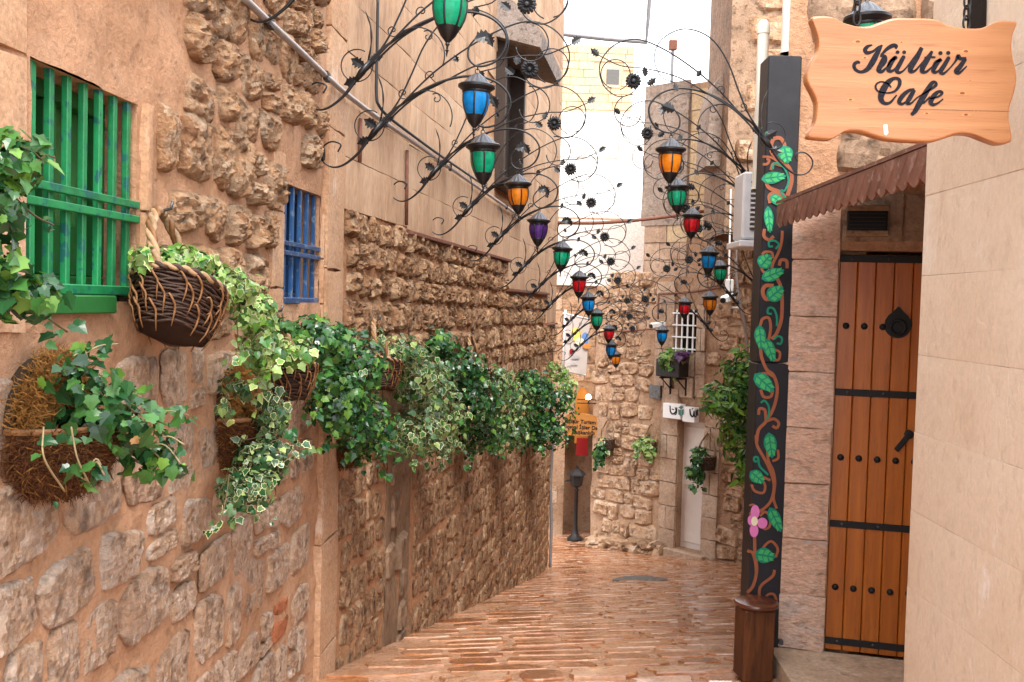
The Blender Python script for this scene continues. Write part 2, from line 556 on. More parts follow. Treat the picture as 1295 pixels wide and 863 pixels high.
M['hood'] = stone_mat('hood', [(.19, .15, .13), (.27, .22, .19), (.33, .28, .25)], 6, 60, .5, .9, .2)
M['post'] = paint_mat('post', (.015, .015, .019), .45, .35, .4, 9, 0, .12)
M['vine_orange'] = paint_mat('vine_orange', (.29, .088, .038), .55, .35, .15, 30)
M['vine_green'] = paint_mat('vine_green', (.005, .20, .12), .5, .35, .12, 30)
M['vine_light'] = paint_mat('vine_light', (.05, .38, .12), .5, .35, .12, 30)
M['vine_pink'] = paint_mat('vine_pink', (.62, .17, .42), .5, .35, .12, 30)
M['vine_cream'] = paint_mat('vine_cream', (.75, .68, .48), .5, .35, .08, 30)
M['awning'] = paint_mat('awning', (.165, .074, .052), .5, .4, .35, 18, 0, .15, chips=((.26, .16, .13), .60))
M['awning_wood'] = wood_mat('awning_wood', (.26, .075, .02), (.36, .12, .035), (.10, .03, .012), (1.5, 1.5, 6), .5)
M['door_wood'] = wood_mat('door_wood', (.33, .082, .007), (.48, .140, .013), (.15, .032, .004), (9, 9, .6), .33, .5)
M['stool_wood'] = wood_mat('stool_wood', (.040, .013, .006), (.15, .048, .014), (.014, .006, .004), (9, 9, .8), .5, .35)
M['stool_top'] = wood_mat('stool_top', (.075, .022, .012), (.14, .045, .022), (.03, .01, .006), (1, 6, 6), .18, .5)
M['sign_wood'] = wood_mat('sign_wood', (.27, .105, .036), (.37, .17, .07), (.17, .05, .014), (.5, 4, 9), .38, .45)
M['sign_edge'] = wood_mat('sign_edge', (.32, .115, .04), (.40, .165, .06), (.2, .06, .02), (.6, 4, 9), .35, .45)
M['knot'] = paint_mat('knot', (.10, .035, .018), .5, .4, .5, 120)
M['knot_ring'] = paint_mat('knot_ring', (.40, .15, .05), .5, .4, .3, 120)
M['letter'] = paint_mat('letter', (.014, .014, .019), .9, .08, .5, 150, 0, .4)
M['white_paint'] = paint_mat('white_paint', (.74, .73, .72), .45, .4, .06, 10)
M['white_metal'] = paint_mat('white_metal', (.62, .63, .65), .4, .4, .1, 8)
M['cream_pipe'] = paint_mat('cream_pipe', (.70, .66, .56), .4, .45, .1, 6)
M['cream_render'] = stone_mat('cream_render', [(.58, .46, .28), (.66, .54, .36), (.68, .58, .42)], 2, 40, .2, .85, .1, pits=.08)
M['grey_panel'] = paint_mat('grey_panel', (.09, .085, .08), .5)
M['door_white'] = paint_mat('door_white', (.62, .54, .48), .5, .4, .1, 5)
M['orange_sign'] = wood_mat('orange_sign', (.38, .15, .034), (.46, .20, .05), (.24, .08, .02), (.6, 4, 6), .45)
M['orange_glow'] = paint_mat('orange_glow', (.36, .135, .018), .5, .3, .2, 4)
M['red_cloth'] = paint_mat('red_cloth', (.25, .010, .010), .7, .2, .15, 8)
M['banner'] = paint_mat('banner', (.50, .44, .40), .5, .3, .08, 6)
M['print_blue'] = paint_mat('print_blue', (.12, .25, .55), .5)
M['print_yellow'] = paint_mat('print_yellow', (.75, .52, .12), .5)
M['print_orange'] = paint_mat('print_orange', (.65, .22, .03), .5)
M['print_grey'] = paint_mat('print_grey', (.38, .37, .38), .5)
M['print_green'] = paint_mat('print_green', (.03, .12, .10), .5)
M['wicker'] = paint_mat('wicker', (.036, .016, .009), .55, .35, .6, 60, 0, .5)
M['wicker_dark'] = paint_mat('wicker_dark', (.026, .012, .008), .75, .2, .4, 60)
M['twig'] = paint_mat('twig', (.19, .085, .03), .5, .35, .4, 50, 0, .4)
M['twig_pale'] = paint_mat('twig_pale', (.30, .185, .10), .55, .3, .4, 50, 0, .4)
M['coir'] = paint_mat('coir', (.085, .032, .012), .85, .15, .6, 70, 0, .6)
M['moss'] = paint_mat('moss', (.22, .10, .025), .85, .15, .6, 60, 0, .6)
M['soil'] = paint_mat('soil', (.03, .02, .013), .95, .1, .5, 40)
M['stem'] = paint_mat('stem', (.10, .075, .035), .6, .3, .3, 40)
M['stem_pale'] = paint_mat('stem_pale', (.28, .21, .11), .6, .3, .3, 40)
M['leaf_mid'] = leaf_mat('leaf_mid', (.042, .15, .034))
M['leaf_dark'] = leaf_mat('leaf_dark', (.018, .078, .028), .22)
M['leaf_light'] = leaf_mat('leaf_light', (.14, .32, .05), .35, .35)
M['leaf_pale'] = leaf_mat('leaf_pale', (.24, .37, .12), .4, .3)
M['leaf_cream'] = leaf_mat('leaf_cream', (.52, .56, .33), .4, .3)
M['leaf_grey'] = leaf_mat('leaf_grey', (.06, .135, .055), .3)
M['leaf_dry'] = leaf_mat('leaf_dry', (.42, .27, .13), .7)
M['leaf_purple'] = leaf_mat('leaf_purple', (.07, .025, .10), .4)
GLASS = {'green': glass_mat('glass_green', (.010, .46, .24)), 'blue': glass_mat('glass_blue', (.010, .31, .78)),
         'orange': glass_mat('glass_orange', (.85, .27, .014)), 'purple': glass_mat('glass_purple', (.11, .035, .25)),
         'red': glass_mat('glass_red', (.68, .014, .026))}
mb_, mt_, _b = nt('lit_bulb')
_b.inputs['Base Color'].default_value = (1, .8, .5, 1)
_b.inputs['Emission Color'].default_value = (1, .72, .35, 1)
_b.inputs['Emission Strength'].default_value = 14
M['lit_bulb'] = mb_

# ---------------------------------------------------------------- stone pieces
def stone_proto(seed, nx, nz, rough, flat, mat):
    """unit stone: x,z in -.5..+.5, front bulges to y = 1, back at y = -.6"""
    rnd = random.Random(seed)
    off = V((rnd.uniform(-50, 50), rnd.uniform(-50, 50), rnd.uniform(-50, 50)))
    cut = [rnd.uniform(.03, .30) for _ in range(4)]
    cj = [(rnd.uniform(-.09, .09), rnd.uniform(-.10, .10)) for _ in range(4)]
    vs, fs = [], []
    def outline(u, v):
        # u,v in -1..1 -> rounded irregular outline
        k = (cut[0] if u < 0 else cut[1]) + (cut[2] if v < 0 else cut[3])
        a = 1 - k * 0.5 * (u * u) * (v * v)
        q = V((u, 0, v)) * 1.3 + off
        w4 = ((1 - u) * (1 - v) / 4, (1 + u) * (1 - v) / 4, (1 + u) * (1 + v) / 4, (1 - u) * (1 + v) / 4)
        jx = sum(w_ * c_[0] for w_, c_ in zip(w4, cj))
        jz = sum(w_ * c_[1] for w_, c_ in zip(w4, cj))
        q2 = V((u, 0, v)) * 4.0 + off
        return (u * a * .5 + jx + .05 * noise.noise(q) + .028 * noise.noise(q2), v * a * .5 + jz + .05 * noise.noise(q + V((7, 3, 1))) + .028 * noise.noise(q2 + V((2, 9, 5))))
    for j in range(nz + 1):
        for i in range(nx + 1):
            u, v = 2 * i / nx - 1, 2 * j / nz - 1
            x, z = outline(u, v)
            e = max(abs(u), abs(v))
            prof = (1 - e ** (12 if flat else 3.6)) ** .55 if e < 1 else 0
            q = V((x * 2.6, 0, z * 2.6)) + off
            crag = noise.noise(q) * .5 + noise.noise(q * 2.3) * .33 + noise.noise(q * 4.9) * .22
            if rough > .7:
                qa = V((x * 9, 0, z * 3.6)) + off
                crag += .62 * (.30 - abs(noise.noise(qa))) + .34 * (.30 - abs(noise.noise(qa * 2.1)))
            if flat:
                qa = V((x * 7, 0, z * 5)) + off
                crag += .5 * (.25 - abs(noise.noise(qa)))
            y = prof * (1 + rough * crag) if e < 1 else -.05
            if e < 1:
                x += rough * .05 * noise.noise(q * 3 + V((1, 5, 2)))
                z += rough * .05 * noise.noise(q * 3 + V((8, 2, 6)))
            vs.append((x, y, z))
    W = nx + 1
    for j in range(nz):
        for i in range(nx):
            a = j * W + i
            fs.append((a, a + W, a + W + 1, a + 1))
    ring = [i for i in range(nx + 1)] + [j * W + nx for j in range(1, nz + 1)] + [nz * W + i for i in range(nx - 1, -1, -1)] + [j * W for j in range(nz - 1, 0, -1)]
    b = len(vs)
    for k in ring:
        vs.append((vs[k][0] * .96, -.6, vs[k][2] * .96))
    n = len(ring)
    for k in range(n):
        fs.append((ring[k], ring[(k + 1) % n], b + (k + 1) % n, b + k))
    m = MB().add(vs, fs)
    return m.mesh('stone', mat, smooth=True, sharp=26)

P_CRAG = [stone_proto(100 + i, 26, 20, 1.1, False, M['rubble']) for i in range(14)]
P_FLAT = [stone_proto(200 + i, 22, 17, .55, True, M['rubble_flat']) for i in range(14)]
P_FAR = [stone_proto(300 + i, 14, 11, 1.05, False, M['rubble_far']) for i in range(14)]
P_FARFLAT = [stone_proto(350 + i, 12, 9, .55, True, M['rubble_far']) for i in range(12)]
P_FAC = [stone_proto(400 + i, 9, 7, .75, i % 3 > 0, M['facade']) for i in range(14)]
P_RED = [stone_proto(500, 9, 8, .5, False, M['red_stone'])]

def lay(wall, s0, s1, h0, h1, ch, wm, holes=(), slope=0.0, seed=1):
    """irregular courses -> list of (s, h, w, hh)"""
    rnd = random.Random(seed)
    out = []
    h = h0
    while h < h1:
        c = ch * rnd.uniform(.8, 1.22)
        s = s0 - rnd.uniform(0, wm)
        while s < s1:
            wd = wm * rnd.uniform(.55, 1.5)
            sc, hc = s + wd / 2, h + c / 2 - slope * (s - s0) + rnd.uniform(-.1, .1) * c
            if sc - wd * .45 > s0 - .02 and sc + wd * .45 < s1 + .02:
                ok = True
                for (a, b_, lo, hi) in holes:
                    if sc + wd * .42 > a and sc - wd * .42 < b_ and hc + c * .42 > lo and hc - c * .42 < hi:
                        ok = False
                        break
                if ok:
                    if rnd.random() < .22 and wd < wm * 1.1:
                        f_ = rnd.uniform(.35, .65)
                        out.append((sc, hc - c * (1 - f_) / 2, wd, c * f_))
                        out.append((sc, hc + c * f_ / 2, wd * rnd.uniform(.8, 1), c * (1 - f_)))
                    else:
                        out.append((sc, hc, wd, c))
            s += wd
        h += c
    return out

def place_stones(wall, parent, items, protos, depth, gap=.93, maxn=300, seed=1, stuff_name='far_stones', key=None, name='stone', tilt=.06, gapw=1.0):
    rnd = random.Random(seed)
    items = sorted(items, key=key or (lambda it: wall.pt(it[0], it[1]).length))
    rest = MB()
    restm = None
    for k, (s, h, wd, hh) in enumerate(items):
        me = rnd.choice(protos(s, h) if callable(protos) else protos)
        dp = depth(s, h) if callable(depth) else depth
        mw = wall.mw(s, h, 0, (wd * gap * gapw * rnd.choice((-1, 1)), dp * rnd.uniform(.6, 1.35), hh * gap * rnd.uniform(.88, 1.04) * rnd.choice((-1, 1))), rnd.uniform(-tilt, tilt))
        if k < maxn:
            O(name, me, parent, mw)
        else:
            restm = me.materials[0]
            flip = mw.determinant() < 0
            rest.add([mw @ v.co for v in me.vertices], [tuple(p.vertices)[::-1] if flip else tuple(p.vertices) for p in me.polygons])
    if rest.v:
        O(stuff_name, rest.mesh(stuff_name, restm, True, 40), parent, kind='stuff')

def wall_sheet(wall, s0, s1, hlo, hi, step, mat, amp, holes=(), o=0.0, seed=0, thick=.35, reveal=.2, reveal_mat=None):
    """the mortar face of a wall: a displaced grid with openings cut out"""
    sx = list(np.arange(s0, s1, step)) + [s1]
    hx = list(np.arange(hlo if not callable(hlo) else min(hlo(s0), hlo(s1)), hi, step)) + [hi]
    for (a, b_, lo, hh) in holes:
        for x in (a, b_):
            if s0 < x < s1:
                sx[int(np.argmin([abs(x - q) for q in sx]))] = x
        for x in (lo, hh):
            if hx[0] < x < hi:
                hx[int(np.argmin([abs(x - q) for q in hx]))] = x
    sv = V((seed * 3.1, seed * 1.7, seed * 9.3))
    vs, fs = [], []
    for h in hx:
        for s in sx:
            p = wall.pt(s, h, 0)
            d = amp * (noise.noise(p * 3.1 + sv) + .6 * noise.noise(p * 9 + sv) + .35 * noise.noise(p * 21 + sv))
            vs.append(wall.pt(s, h, o + d))
    W = len(sx)
    for j in range(len(hx) - 1):
        for i in range(W - 1):
            cs, ch = (sx[i] + sx[i + 1]) / 2, (hx[j] + hx[j + 1]) / 2
            if any(a < cs < b_ and lo < ch < hh for (a, b_, lo, hh) in holes):
                continue
            a = j * W + i
            fs.append((a, a + 1, a + W + 1, a + W))
    mbx = MB().add(vs, fs)
    nf = len(fs)
    me_check = (V(vs[fs[0][1]]) - V(vs[fs[0][0]])).cross(V(vs[fs[0][2]]) - V(vs[fs[0][0]]))
    if me_check.dot(wall.n) < 0:
        mbx.f = [f[::-1] for f in mbx.f]
    for (a, b_, lo, hh) in holes:
        q = [wall.pt(a, lo, o - .004), wall.pt(b_, lo, o - .004), wall.pt(b_, hh, o - .004), wall.pt(a, hh, o - .004)]
        r = [p - wall.n * reveal for p in q]
        mbx.add(q + r, [(0, 1, 5, 4), (1, 2, 6, 5), (2, 3, 7, 6), (3, 0, 4, 7)])
    # body behind: end caps and back so the wall has depth
    lo = hx[0]
    c = [wall.pt(s0, lo, o), wall.pt(s1, lo, o), wall.pt(s1, hi, o), wall.pt(s0, hi, o)]
    k = [p - wall.n * thick for p in c]
    mbx.add(c + k, [(1, 2, 6, 5), (0, 4, 7, 3), (3, 7, 6, 2), (4, 5, 6, 7)])
    return mbx.mesh('wall', mat, True, 50)

def block_proto(name, mat, bev=.012, amp=.004, seed=0, wave=0):
    """unit dressed block with a slightly uneven face, x,z in -.5..+.5, face at y = 0, depth 1 back"""
    rnd = random.Random(seed)
    n = 5
    vs, fs = [], []
    for j in range(n + 1):
        for i in range(n + 1):
            u, v = i / n - .5, j / n - .5
            e = (i in (0, n)) or (j in (0, n))
            uu = math.copysign(.5 - bev * 1.2, u) if i in (1, n - 1) else u
            vv = math.copysign(.5 - bev * 2, v) if j in (1, n - 1) else v
            jit = (rnd.uniform(-1, 1) * bev * .5, rnd.uniform(-1, 1) * bev * .8) if e else (0, 0)
            vs.append((uu + jit[0], (-bev * .9 if e else 0) + rnd.uniform(-1, 1) * amp, vv + jit[1]))
    W = n + 1
    for j in range(n):
        for i in range(n):
            a = j * W + i
            fs.append((a, a + W, a + W + 1, a + 1))
    ring = [i for i in range(W)] + [j * W + n for j in range(1, W)] + [n * W + i for i in range(n - 1, -1, -1)] + [j * W for j in range(n - 1, 0, -1)]
    b = len(vs)
    vs += [(vs[k][0], -1, vs[k][2]) for k in ring]
    m = len(ring)
    fs += [(ring[k], ring[(k + 1) % m], b + (k + 1) % m, b + k) for k in range(m)]
    return MB().add(vs, fs).mesh(name, mat, True, 40)

def blocks(wall, parent, items, protos, depth=.06, o=.012, gap=.006, seed=3, name='block', jit=.004, tilt=0.0):
    rnd = random.Random(seed)
    for (s, h, wd, hh) in items:
        me = rnd.choice(protos)
        O(name, me, parent, wall.mw(s, h, o + rnd.uniform(-jit, jit), ((wd - gap) * rnd.choice((-1, 1)), depth, (hh - gap) * rnd.choice((-1, 1))), rnd.uniform(-tilt, tilt)))

def courses(s0, s1, h0, h1, ch, wm, seed, holes=(), jit=.25):
    rnd = random.Random(seed)
    out = []
    h = h0
    n = max(1, round((h1 - h0) / ch))
    ch = (h1 - h0) / n
    for r in range(n):
        s = s0
        first = True
        while s < s1 - .02:
            wd = wm * rnd.uniform(1 - jit, 1 + jit)
            if first:
                wd *= rnd.uniform(.4, 1)
                first = False
            if s + wd > s1 - wm * .3:
                wd = s1 - s
            sc, hc = s + wd / 2, h0 + (r + .5) * ch
            if not any(sc + wd * .45 > a and sc - wd * .45 < b_ and hc + ch * .45 > lo and hc - ch * .45 < hi for (a, b_, lo, hi) in holes):
                out.append((sc, hc, wd, ch))
            s += wd
    return out

def wbox(wall, s0, s1, h0, h1, o0, o1, bev=0.0, mbx=None, mi=0):
    mbx = mbx or MB()
    m = Matrix((wall.d, wall.n, UP)).transposed().to_4x4()
    m.translation = wall.p0
    return mbx.box((s0, o0, h0), (s1, o1, h1), m, mi, bev)

# ================================================================ STREET
def xl(y):
    if y < 5.2: return -1.35 + .082 * y
    if y < 15: return -1.747 + .159 * y
    return -3.0
def xr(y):
    if y < 4.95: return 1.30
    if y < 9.8: return 1.45 + (y - 5.05) * .3116
    if y < 14.95: return 2.9 + (y - 9.8) * .1476
    return 18.52 - y if y < 17 else 2.4
gm = MB()
ys = [-6, -3, 0, 1.5, 3, 4] + list(np.arange(4.5, 21, .25)) + [24, 30, 45]
xs = [-30, -12, -5] + list(np.arange(-3, 5.01, .25)) + [8, 14, 30]
for y in ys:
    for x in xs:
        p = V((x, y, 0))
        gm.v.append((x, y, ground(x, min(y, 24)) - .005 + (.003 * noise.noise(p * 2.3) if -3 < x < 5 else 0)))
for j in range(len(ys) - 1):
    for i in range(len(xs) - 1):
        a = j * len(xs) + i
        gm.f.append((a, a + 1, a + len(xs) + 1, a + len(xs)))
gm.m = [0] * len(gm.f)
street = O('street', gm.mesh('street', M['paving_joint'], True), kind='structure')

def paver(seed):
    rnd = random.Random(seed)
    n = 14
    ring = []
    for k in range(n):
        a = 2 * math.pi * (k + .5) / n
        c, s = math.cos(a), math.sin(a)
        e = 5.0
        r = 1 / (abs(c) ** e + abs(s) ** e) ** (1 / e)
        r *= rnd.uniform(.84, 1.08)
        ring.append((r * c * .5, r * s * .5))
    vs = [(x, y, -.06) for x, y in ring] + [(x * .99, y * .985, -.003) for x, y in ring] + [(x * .965, y * .92, .003 + rnd.uniform(-.0012, .0012)) for x, y in ring]
    vs += [(x * .45, y * .45, .0035 + rnd.uniform(-.0015, .0015)) for x, y in ring[::2]] + [(0, 0, .0035)]
    fs = []
    for l in range(2):
        for k in range(n):
            fs.append((l * n + k, l * n + (k + 1) % n, (l + 1) * n + (k + 1) % n, (l + 1) * n + k))
    b = 3 * n
    h = n // 2
    for k in range(h):
        a0, a1, a2 = 2 * n + 2 * k, 2 * n + 2 * k + 1, 2 * n + (2 * k + 2) % n
        fs += [(a0, a1, b + k), (a1, a2, b + (k + 1) % h, b + k), (b + k, b + (k + 1) % h, b + h)]
    return MB().add(vs, fs).mesh('paving_stone', M['paving'], True, 4)
PAVE = [paver(i) for i in range(16)]
rp_ = random.Random(5)
items = []
y = 4.15
while y < 20.5:
    dy = rp_.uniform(.17, .29)
    x = xl(y) - rp_.uniform(0, .3)
    while x < xr(y) + .1:
        wd = rp_.uniform(.26, .66)
        cx = x + wd / 2
        cy = y + dy / 2 + .10 * (cx - .3) + rp_.uniform(-.015, .015)
        if cx > xl(cy) + .08 and cx < xr(cy) + .05 and not (cy < 5.05 and cx > 1.28):
            items.append((cx, cy, wd, dy))
        x += wd
    y += dy
items.sort(key=lambda t: t[1])
rest = MB()
for k, (cx, cy, wd, dy) in enumerate(items):
    g0 = ground(cx, cy)
    ax = V((1, 0, .05)).normalized()
    ay = V((0, .2, ground(cx, cy + .1) - ground(cx, cy - .1))).normalized()
    az = ax.cross(ay)
    R = Matrix((ax, ay, az)).transposed().to_4x4() @ Matrix.Rotation(rp_.uniform(-.05, .05) + .09, 4, 'Z') @ Matrix.Rotation(rp_.uniform(-.010, .010), 4, 'Y') @ Matrix.Rotation(rp_.uniform(-.012, .012), 4, 'X')
    mw = Matrix.Translation((cx, cy, g0 + rp_.uniform(-.003, .003))) @ R @ Matrix.Diagonal(((wd - .034) * rp_.choice((1, -1)), (dy - .030) * rp_.uniform(.86, 1.08), 1, 1))
    me = rp_.choice(PAVE)
    if k < 300:
        O('paving_stone', me, street, mw)
    else:
        fl = mw.determinant() < 0
        rest.add([mw @ v.co for v in me.vertices], [tuple(p.vertices)[::-1] if fl else tuple(p.vertices) for p in me.polygons])
if rest.v:
    O('far_paving', rest.mesh('far_paving', M['paving'], True, 4), street, kind='stuff')
# dark drain strip crossing the street, lying just above the paving
dm = MB()
dp = []
for k in range(15):
    t = k / 14
    px_ = 775 + 70 * t
    r = ray(px_, 735 - 1.5 * math.sin(t * 3.1))
    p = r * 14.0
    for _ in range(40):
        p = r * ((ground(p.x, p.y)) / r.z)
    dp.append(p)
for k in range(14):
    a, b_ = dp[k], dp[k + 1]
    wv = .11 * math.sin(math.pi * min(1, (k + .3) / 14)) + .02
    wv2 = .11 * math.sin(math.pi * min(1, (k + 1.3) / 14)) + .02
    z = .022
    dm.add([a + V((0, -wv, z)), b_ + V((0, -wv2, z)), b_ + V((0, wv2, z)), a + V((0, wv, z)),
            a + V((0, -wv, z - .05)), b_ + V((0, -wv2, z - .05)), b_ + V((0, wv2, z - .05)), a + V((0, wv, z - .05))],
           [(0, 1, 2, 3), (0, 4, 5, 1), (2, 6, 7, 3)])
O('drain_slab', dm.mesh('drain_slab', M['drain_stone']), street)

# ================================================================ NEAR LEFT HOUSE
def rect_from_px(wall, x0, x1, ytop, ybot, ref='r'):
    s0, s1 = wall.hit(x0, (ytop + ybot) / 2)[0], wall.hit(x1, (ytop + ybot) / 2)[0]
    xr_ = x1 if ref == 'r' else x0
    return s0, s1, wall.hit(xr_, ybot)[1], wall.hit(xr_, ytop)[1]

house_n = root('stone_house', WN.pt(3.2, -1.9), 'tan rubble house with green and blue barred windows, foreground left', 'house')
gw = rect_from_px(WN, 33, 174, 132, 372)
bw = rect_from_px(WN, 358, 404, 248, 383)
WIN_HOLES = [gw, bw]
s_pil0, s_pil1 = WN.hit(407, 300)[0], WN.len
O('wall', wall_sheet(WN, 0.6, WN.len + .02, lambda s: -2.5, 1.95, .04, M['mortar'], .02, WIN_HOLES, seed=1, reveal=.2), house_n)
noS = [(gw[0] - .10, gw[1] + .06, gw[2] - .12, gw[3] + .14), (gw[0] + .1, gw[1] + .10, gw[3] + .02, gw[3] + .32), (bw[0] - .07, bw[1] + .5, bw[2] - .07, bw[3] + .10), (s_pil0 - .03, 9, -9, 9)]
up_items = lay(WN, 1.3, s_pil0, -.05, 1.85, .20, .20, noS, seed=6)
lo_items = lay(WN, 1.3, s_pil0, -2.2, -.05, .215, .235, noS, seed=9)
rr = random.Random(2)
up_items = [i for i in up_items if rr.random() < .97]
place_stones(WN, house_n, up_items, P_CRAG, lambda s, h: .040, .93, seed=3, tilt=.14, gapw=.9)
place_stones(WN, house_n, lo_items, lambda s, h: P_RED if (abs(s - WN.hit(352, 785)[0]) < .12 and abs(h - WN.hit(352, 785)[1]) < .12) else (P_FLAT if h < -.45 else P_FLAT + P_CRAG[:5]), .017, .90, seed=5, tilt=.06)
PIL = [block_proto('pilaster_block', M['pilaster'], .014, .003, i) for i in range(5)]
pil_items = []
h = -2.4
while h < 1.6:
    hh = rr.uniform(.42, .7)
    pil_items.append(((s_pil0 + s_pil1) / 2, h + hh / 2, s_pil1 - s_pil0, hh))
    h += hh
blocks(WN, house_n, pil_items, PIL, .08, .03, .008, name='pilaster_block')
# dressed jamb stones beside the windows
jam = []
for (a, b_, lo, hi) in ((gw[0] - .26, gw[0] - .02, gw[2] - .1, gw[3] + .9), (gw[1] + .02, gw[1] + .075, gw[2] - .05, gw[3] - .1)):
    h = lo
    while h < hi:
        hh = rr.uniform(.25, .42)
        jam.append(((a + b_) / 2, h + hh / 2, b_ - a, hh))
        h += hh
for (a, b_, lo, hi) in ((bw[1] + .03, s_pil0 - .01, bw[2] - .3, bw[3] - .1), (bw[0] - .19, bw[0] - .03, bw[2] - .45, bw[3] - .02)):
    h = lo
    while h < hi:
        hh = rr.uniform(.22, .36)
        jam.append(((a + b_) / 2, h + hh / 2, b_ - a, hh))
        h += hh
blocks(WN, house_n, jam, PIL, .08, .016, .01, name='jamb_block', tilt=.015)
# small black vent hole under the eaves of the blue window
s, h = WN.hit(405, 196)
O('vent_hole', MB().prism([(.030 * math.cos(a), .034 * math.sin(a)) for a in np.linspace(0, 2 * math.pi, 15)[:-1]], 0, .010, WN.mw(s - .03, h, .016)).mesh('vent_hole', M['dark_hole']), house_n)

def barred_window(house, wall, rc, nbar, pm, bm, gm_, bar, name, cross, label):
    a, b_, lo, hi = rc
    f = MB()
    fw = .045
    wbox(wall, a, b_, lo, lo + fw, -.17, -.10, .004, f)
    wbox(wall, a, b_, hi - fw, hi, -.17, -.10, .004, f)
    wbox(wall, a, a + fw, lo + fw + .001, hi - fw - .001, -.17, -.10, .004, f)
    wbox(wall, b_ - fw, b_, lo + fw + .001, hi - fw - .001, -.17, -.10, .004, f)
    wbox(wall, (a + b_) / 2 - .03, (a + b_) / 2 + .03, lo + fw + .001, hi - fw - .001, -.168, -.105, .004, f)
    win = O('window', f.mesh('window_frame', bm), house, label=label)
    inv = Matrix.Translation(-V(house['_abs']))
    def S(nm, mbx, mt, mw=None):
        sub(nm, mbx if isinstance(mbx, bpy.types.Mesh) else mbx.mesh(nm, mt), win, Matrix.Identity(4), mw)
    for (x0, x1) in ((a + fw, (a + b_) / 2 - .03), ((a + b_) / 2 + .03, b_ - fw)):
        p = MB()
        wbox(wall, x0, x1, lo + fw, lo + (hi - lo) * .34, -.165, -.135, .004, p)
        S('panel', p, bm)
        p = MB()
        wbox(wall, x0, x1, lo + (hi - lo) * .34, hi - fw, -.160, -.154, 0, p)
        S('pane', p, gm_)
    p = MB()
    wbox(wall, a, b_, lo - .03, hi + .03, -.24, -.185, 0, p)
    S('backing', p, M['dark_hole'])
    for k in range(nbar):
        s = a + (b_ - a) * (k + .6) / nbar
        p = MB()
        wbox(wall, s - bar, s + bar, lo - .01, hi + .005, -.03, -.012, .002, p)
        S('bar', p, pm)
    for hc in cross:
        p = MB()
        hh = lo + (hi - lo) * hc
        wbox(wall, a - .012, b_ + .010, hh - bar, hh + bar, -.0115, .004, .002, p)
        S('cross_bar', p, pm)
    p = MB()
    wbox(wall, a + .02, b_ - .0, lo - .005, lo + .022, -.035, -.001, .003, p)
    S('bottom_rail', p, pm)
    return win
barred_window(house_n, WN, gw, 7, M['green_paint'], M['green_board'], M['green_glass'], .0105, 'green', (.47, .395), 'green painted window behind green bars')
barred_window(house_n, WN, bw, 5, M['blue_paint'], M['blue_board'], M['blue_board'], .010, 'blue', (.50, .42), 'blue painted window behind blue bars')
p = MB()
wbox(WN, gw[0] + .05, gw[0] + (gw[1] - gw[0]) * .72, gw[2] - .055, gw[2] - .006, -.03, .022, .004, p)
O('sill', p.mesh('sill', M['green_board']), house_n)

# ================================================================ FAR LEFT HOUSE
house_f = root('stone_house', WF.pt(5, -3), 'long rubble and ashlar house lining the left of the alley beyond the pilaster', 'house')
LEDGE = [(0, WF.hit(512, 283)[0], .455), (WF.hit(512, 283)[0], WF.hit(640, 362)[0], .44), (WF.hit(640, 362)[0], WF.hit(690, 396)[0], .13), (WF.hit(690, 396)[0], WF.len, -.30)]
def ledge_h(s):
    for a, b_, h in LEDGE:
        if s < b_:
            return h
    return LEDGE[-1][2]
shut = (9.05 - 4.0, 0, 0, 0)
sw0, sw1 = WF.hit(626, 150)[0], WF.hit(652, 150)[0]
sw = (sw0, sw1, WF.hit(640, 240)[1], WF.hit(640, 62)[1])
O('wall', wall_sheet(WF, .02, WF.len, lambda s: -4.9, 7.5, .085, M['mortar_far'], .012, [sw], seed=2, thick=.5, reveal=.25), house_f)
holes_up = [(a - .05, b_ + .05, h + .025, 99) for a, b_, h in LEDGE]
ds0, ds1 = WF.hit(487, 650)[0], WF.hit(517, 650)[0]
def low_fn(s): return ground(*WF.pt(s, 0).xy) - .15
far_items = lay(WF, .03, WF.len, -4.6, .55, .185, .155, holes_up + [(ds0, ds1, -9, -.75)], slope=.012, seed=21)
far_items = [i for i in far_items if i[1] > low_fn(i[0])]
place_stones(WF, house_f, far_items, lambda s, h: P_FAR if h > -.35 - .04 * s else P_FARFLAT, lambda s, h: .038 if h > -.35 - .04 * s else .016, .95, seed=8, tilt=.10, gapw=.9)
ASH = [block_proto('ashlar_block', M['ashlar'], .010, .0015, 20 + i) for i in range(6)]
ash_items = []
for (a, b_, h) in LEDGE:
    ash_items += courses(a, b_, h + .012, 4.3, .27, .48, int(h * 100) + 77, [(sw[0] - .02, sw[1] + .02, sw[2] - .02, sw[3] + .02)])
blocks(WF, house_f, ash_items, ASH, .05, .018, .004, seed=4, name='ashlar_block', jit=.002)
# damp drainage channel: darker stones
DMP = [stone_proto(600 + i, 7, 6, .5, True, M['damp']) for i in range(4)]
O('damp_strip', wall_sheet(WF, ds0, ds1, lambda s: -2.75, -.74, .05, M['damp'], .012, o=.008, seed=33, thick=.03), house_f)
dmp = lay(WF, ds0, ds1, -2.7, -.78, .24, (ds1 - ds0) * .5, (), seed=31)
place_stones(WF, house_f, dmp, DMP, .03, .97, seed=31, name='damp_stone', tilt=.02)
# rusty angle ledges under the ashlar
for (a, b_, h) in LEDGE[1:]:
    p = MB()
    wbox(WF, a, min(b_, WF.len - .02), h - .022, h + .006, .0, .055, .004, p)
    O('ledge', p.mesh('ledge', M['rust']), house_f)
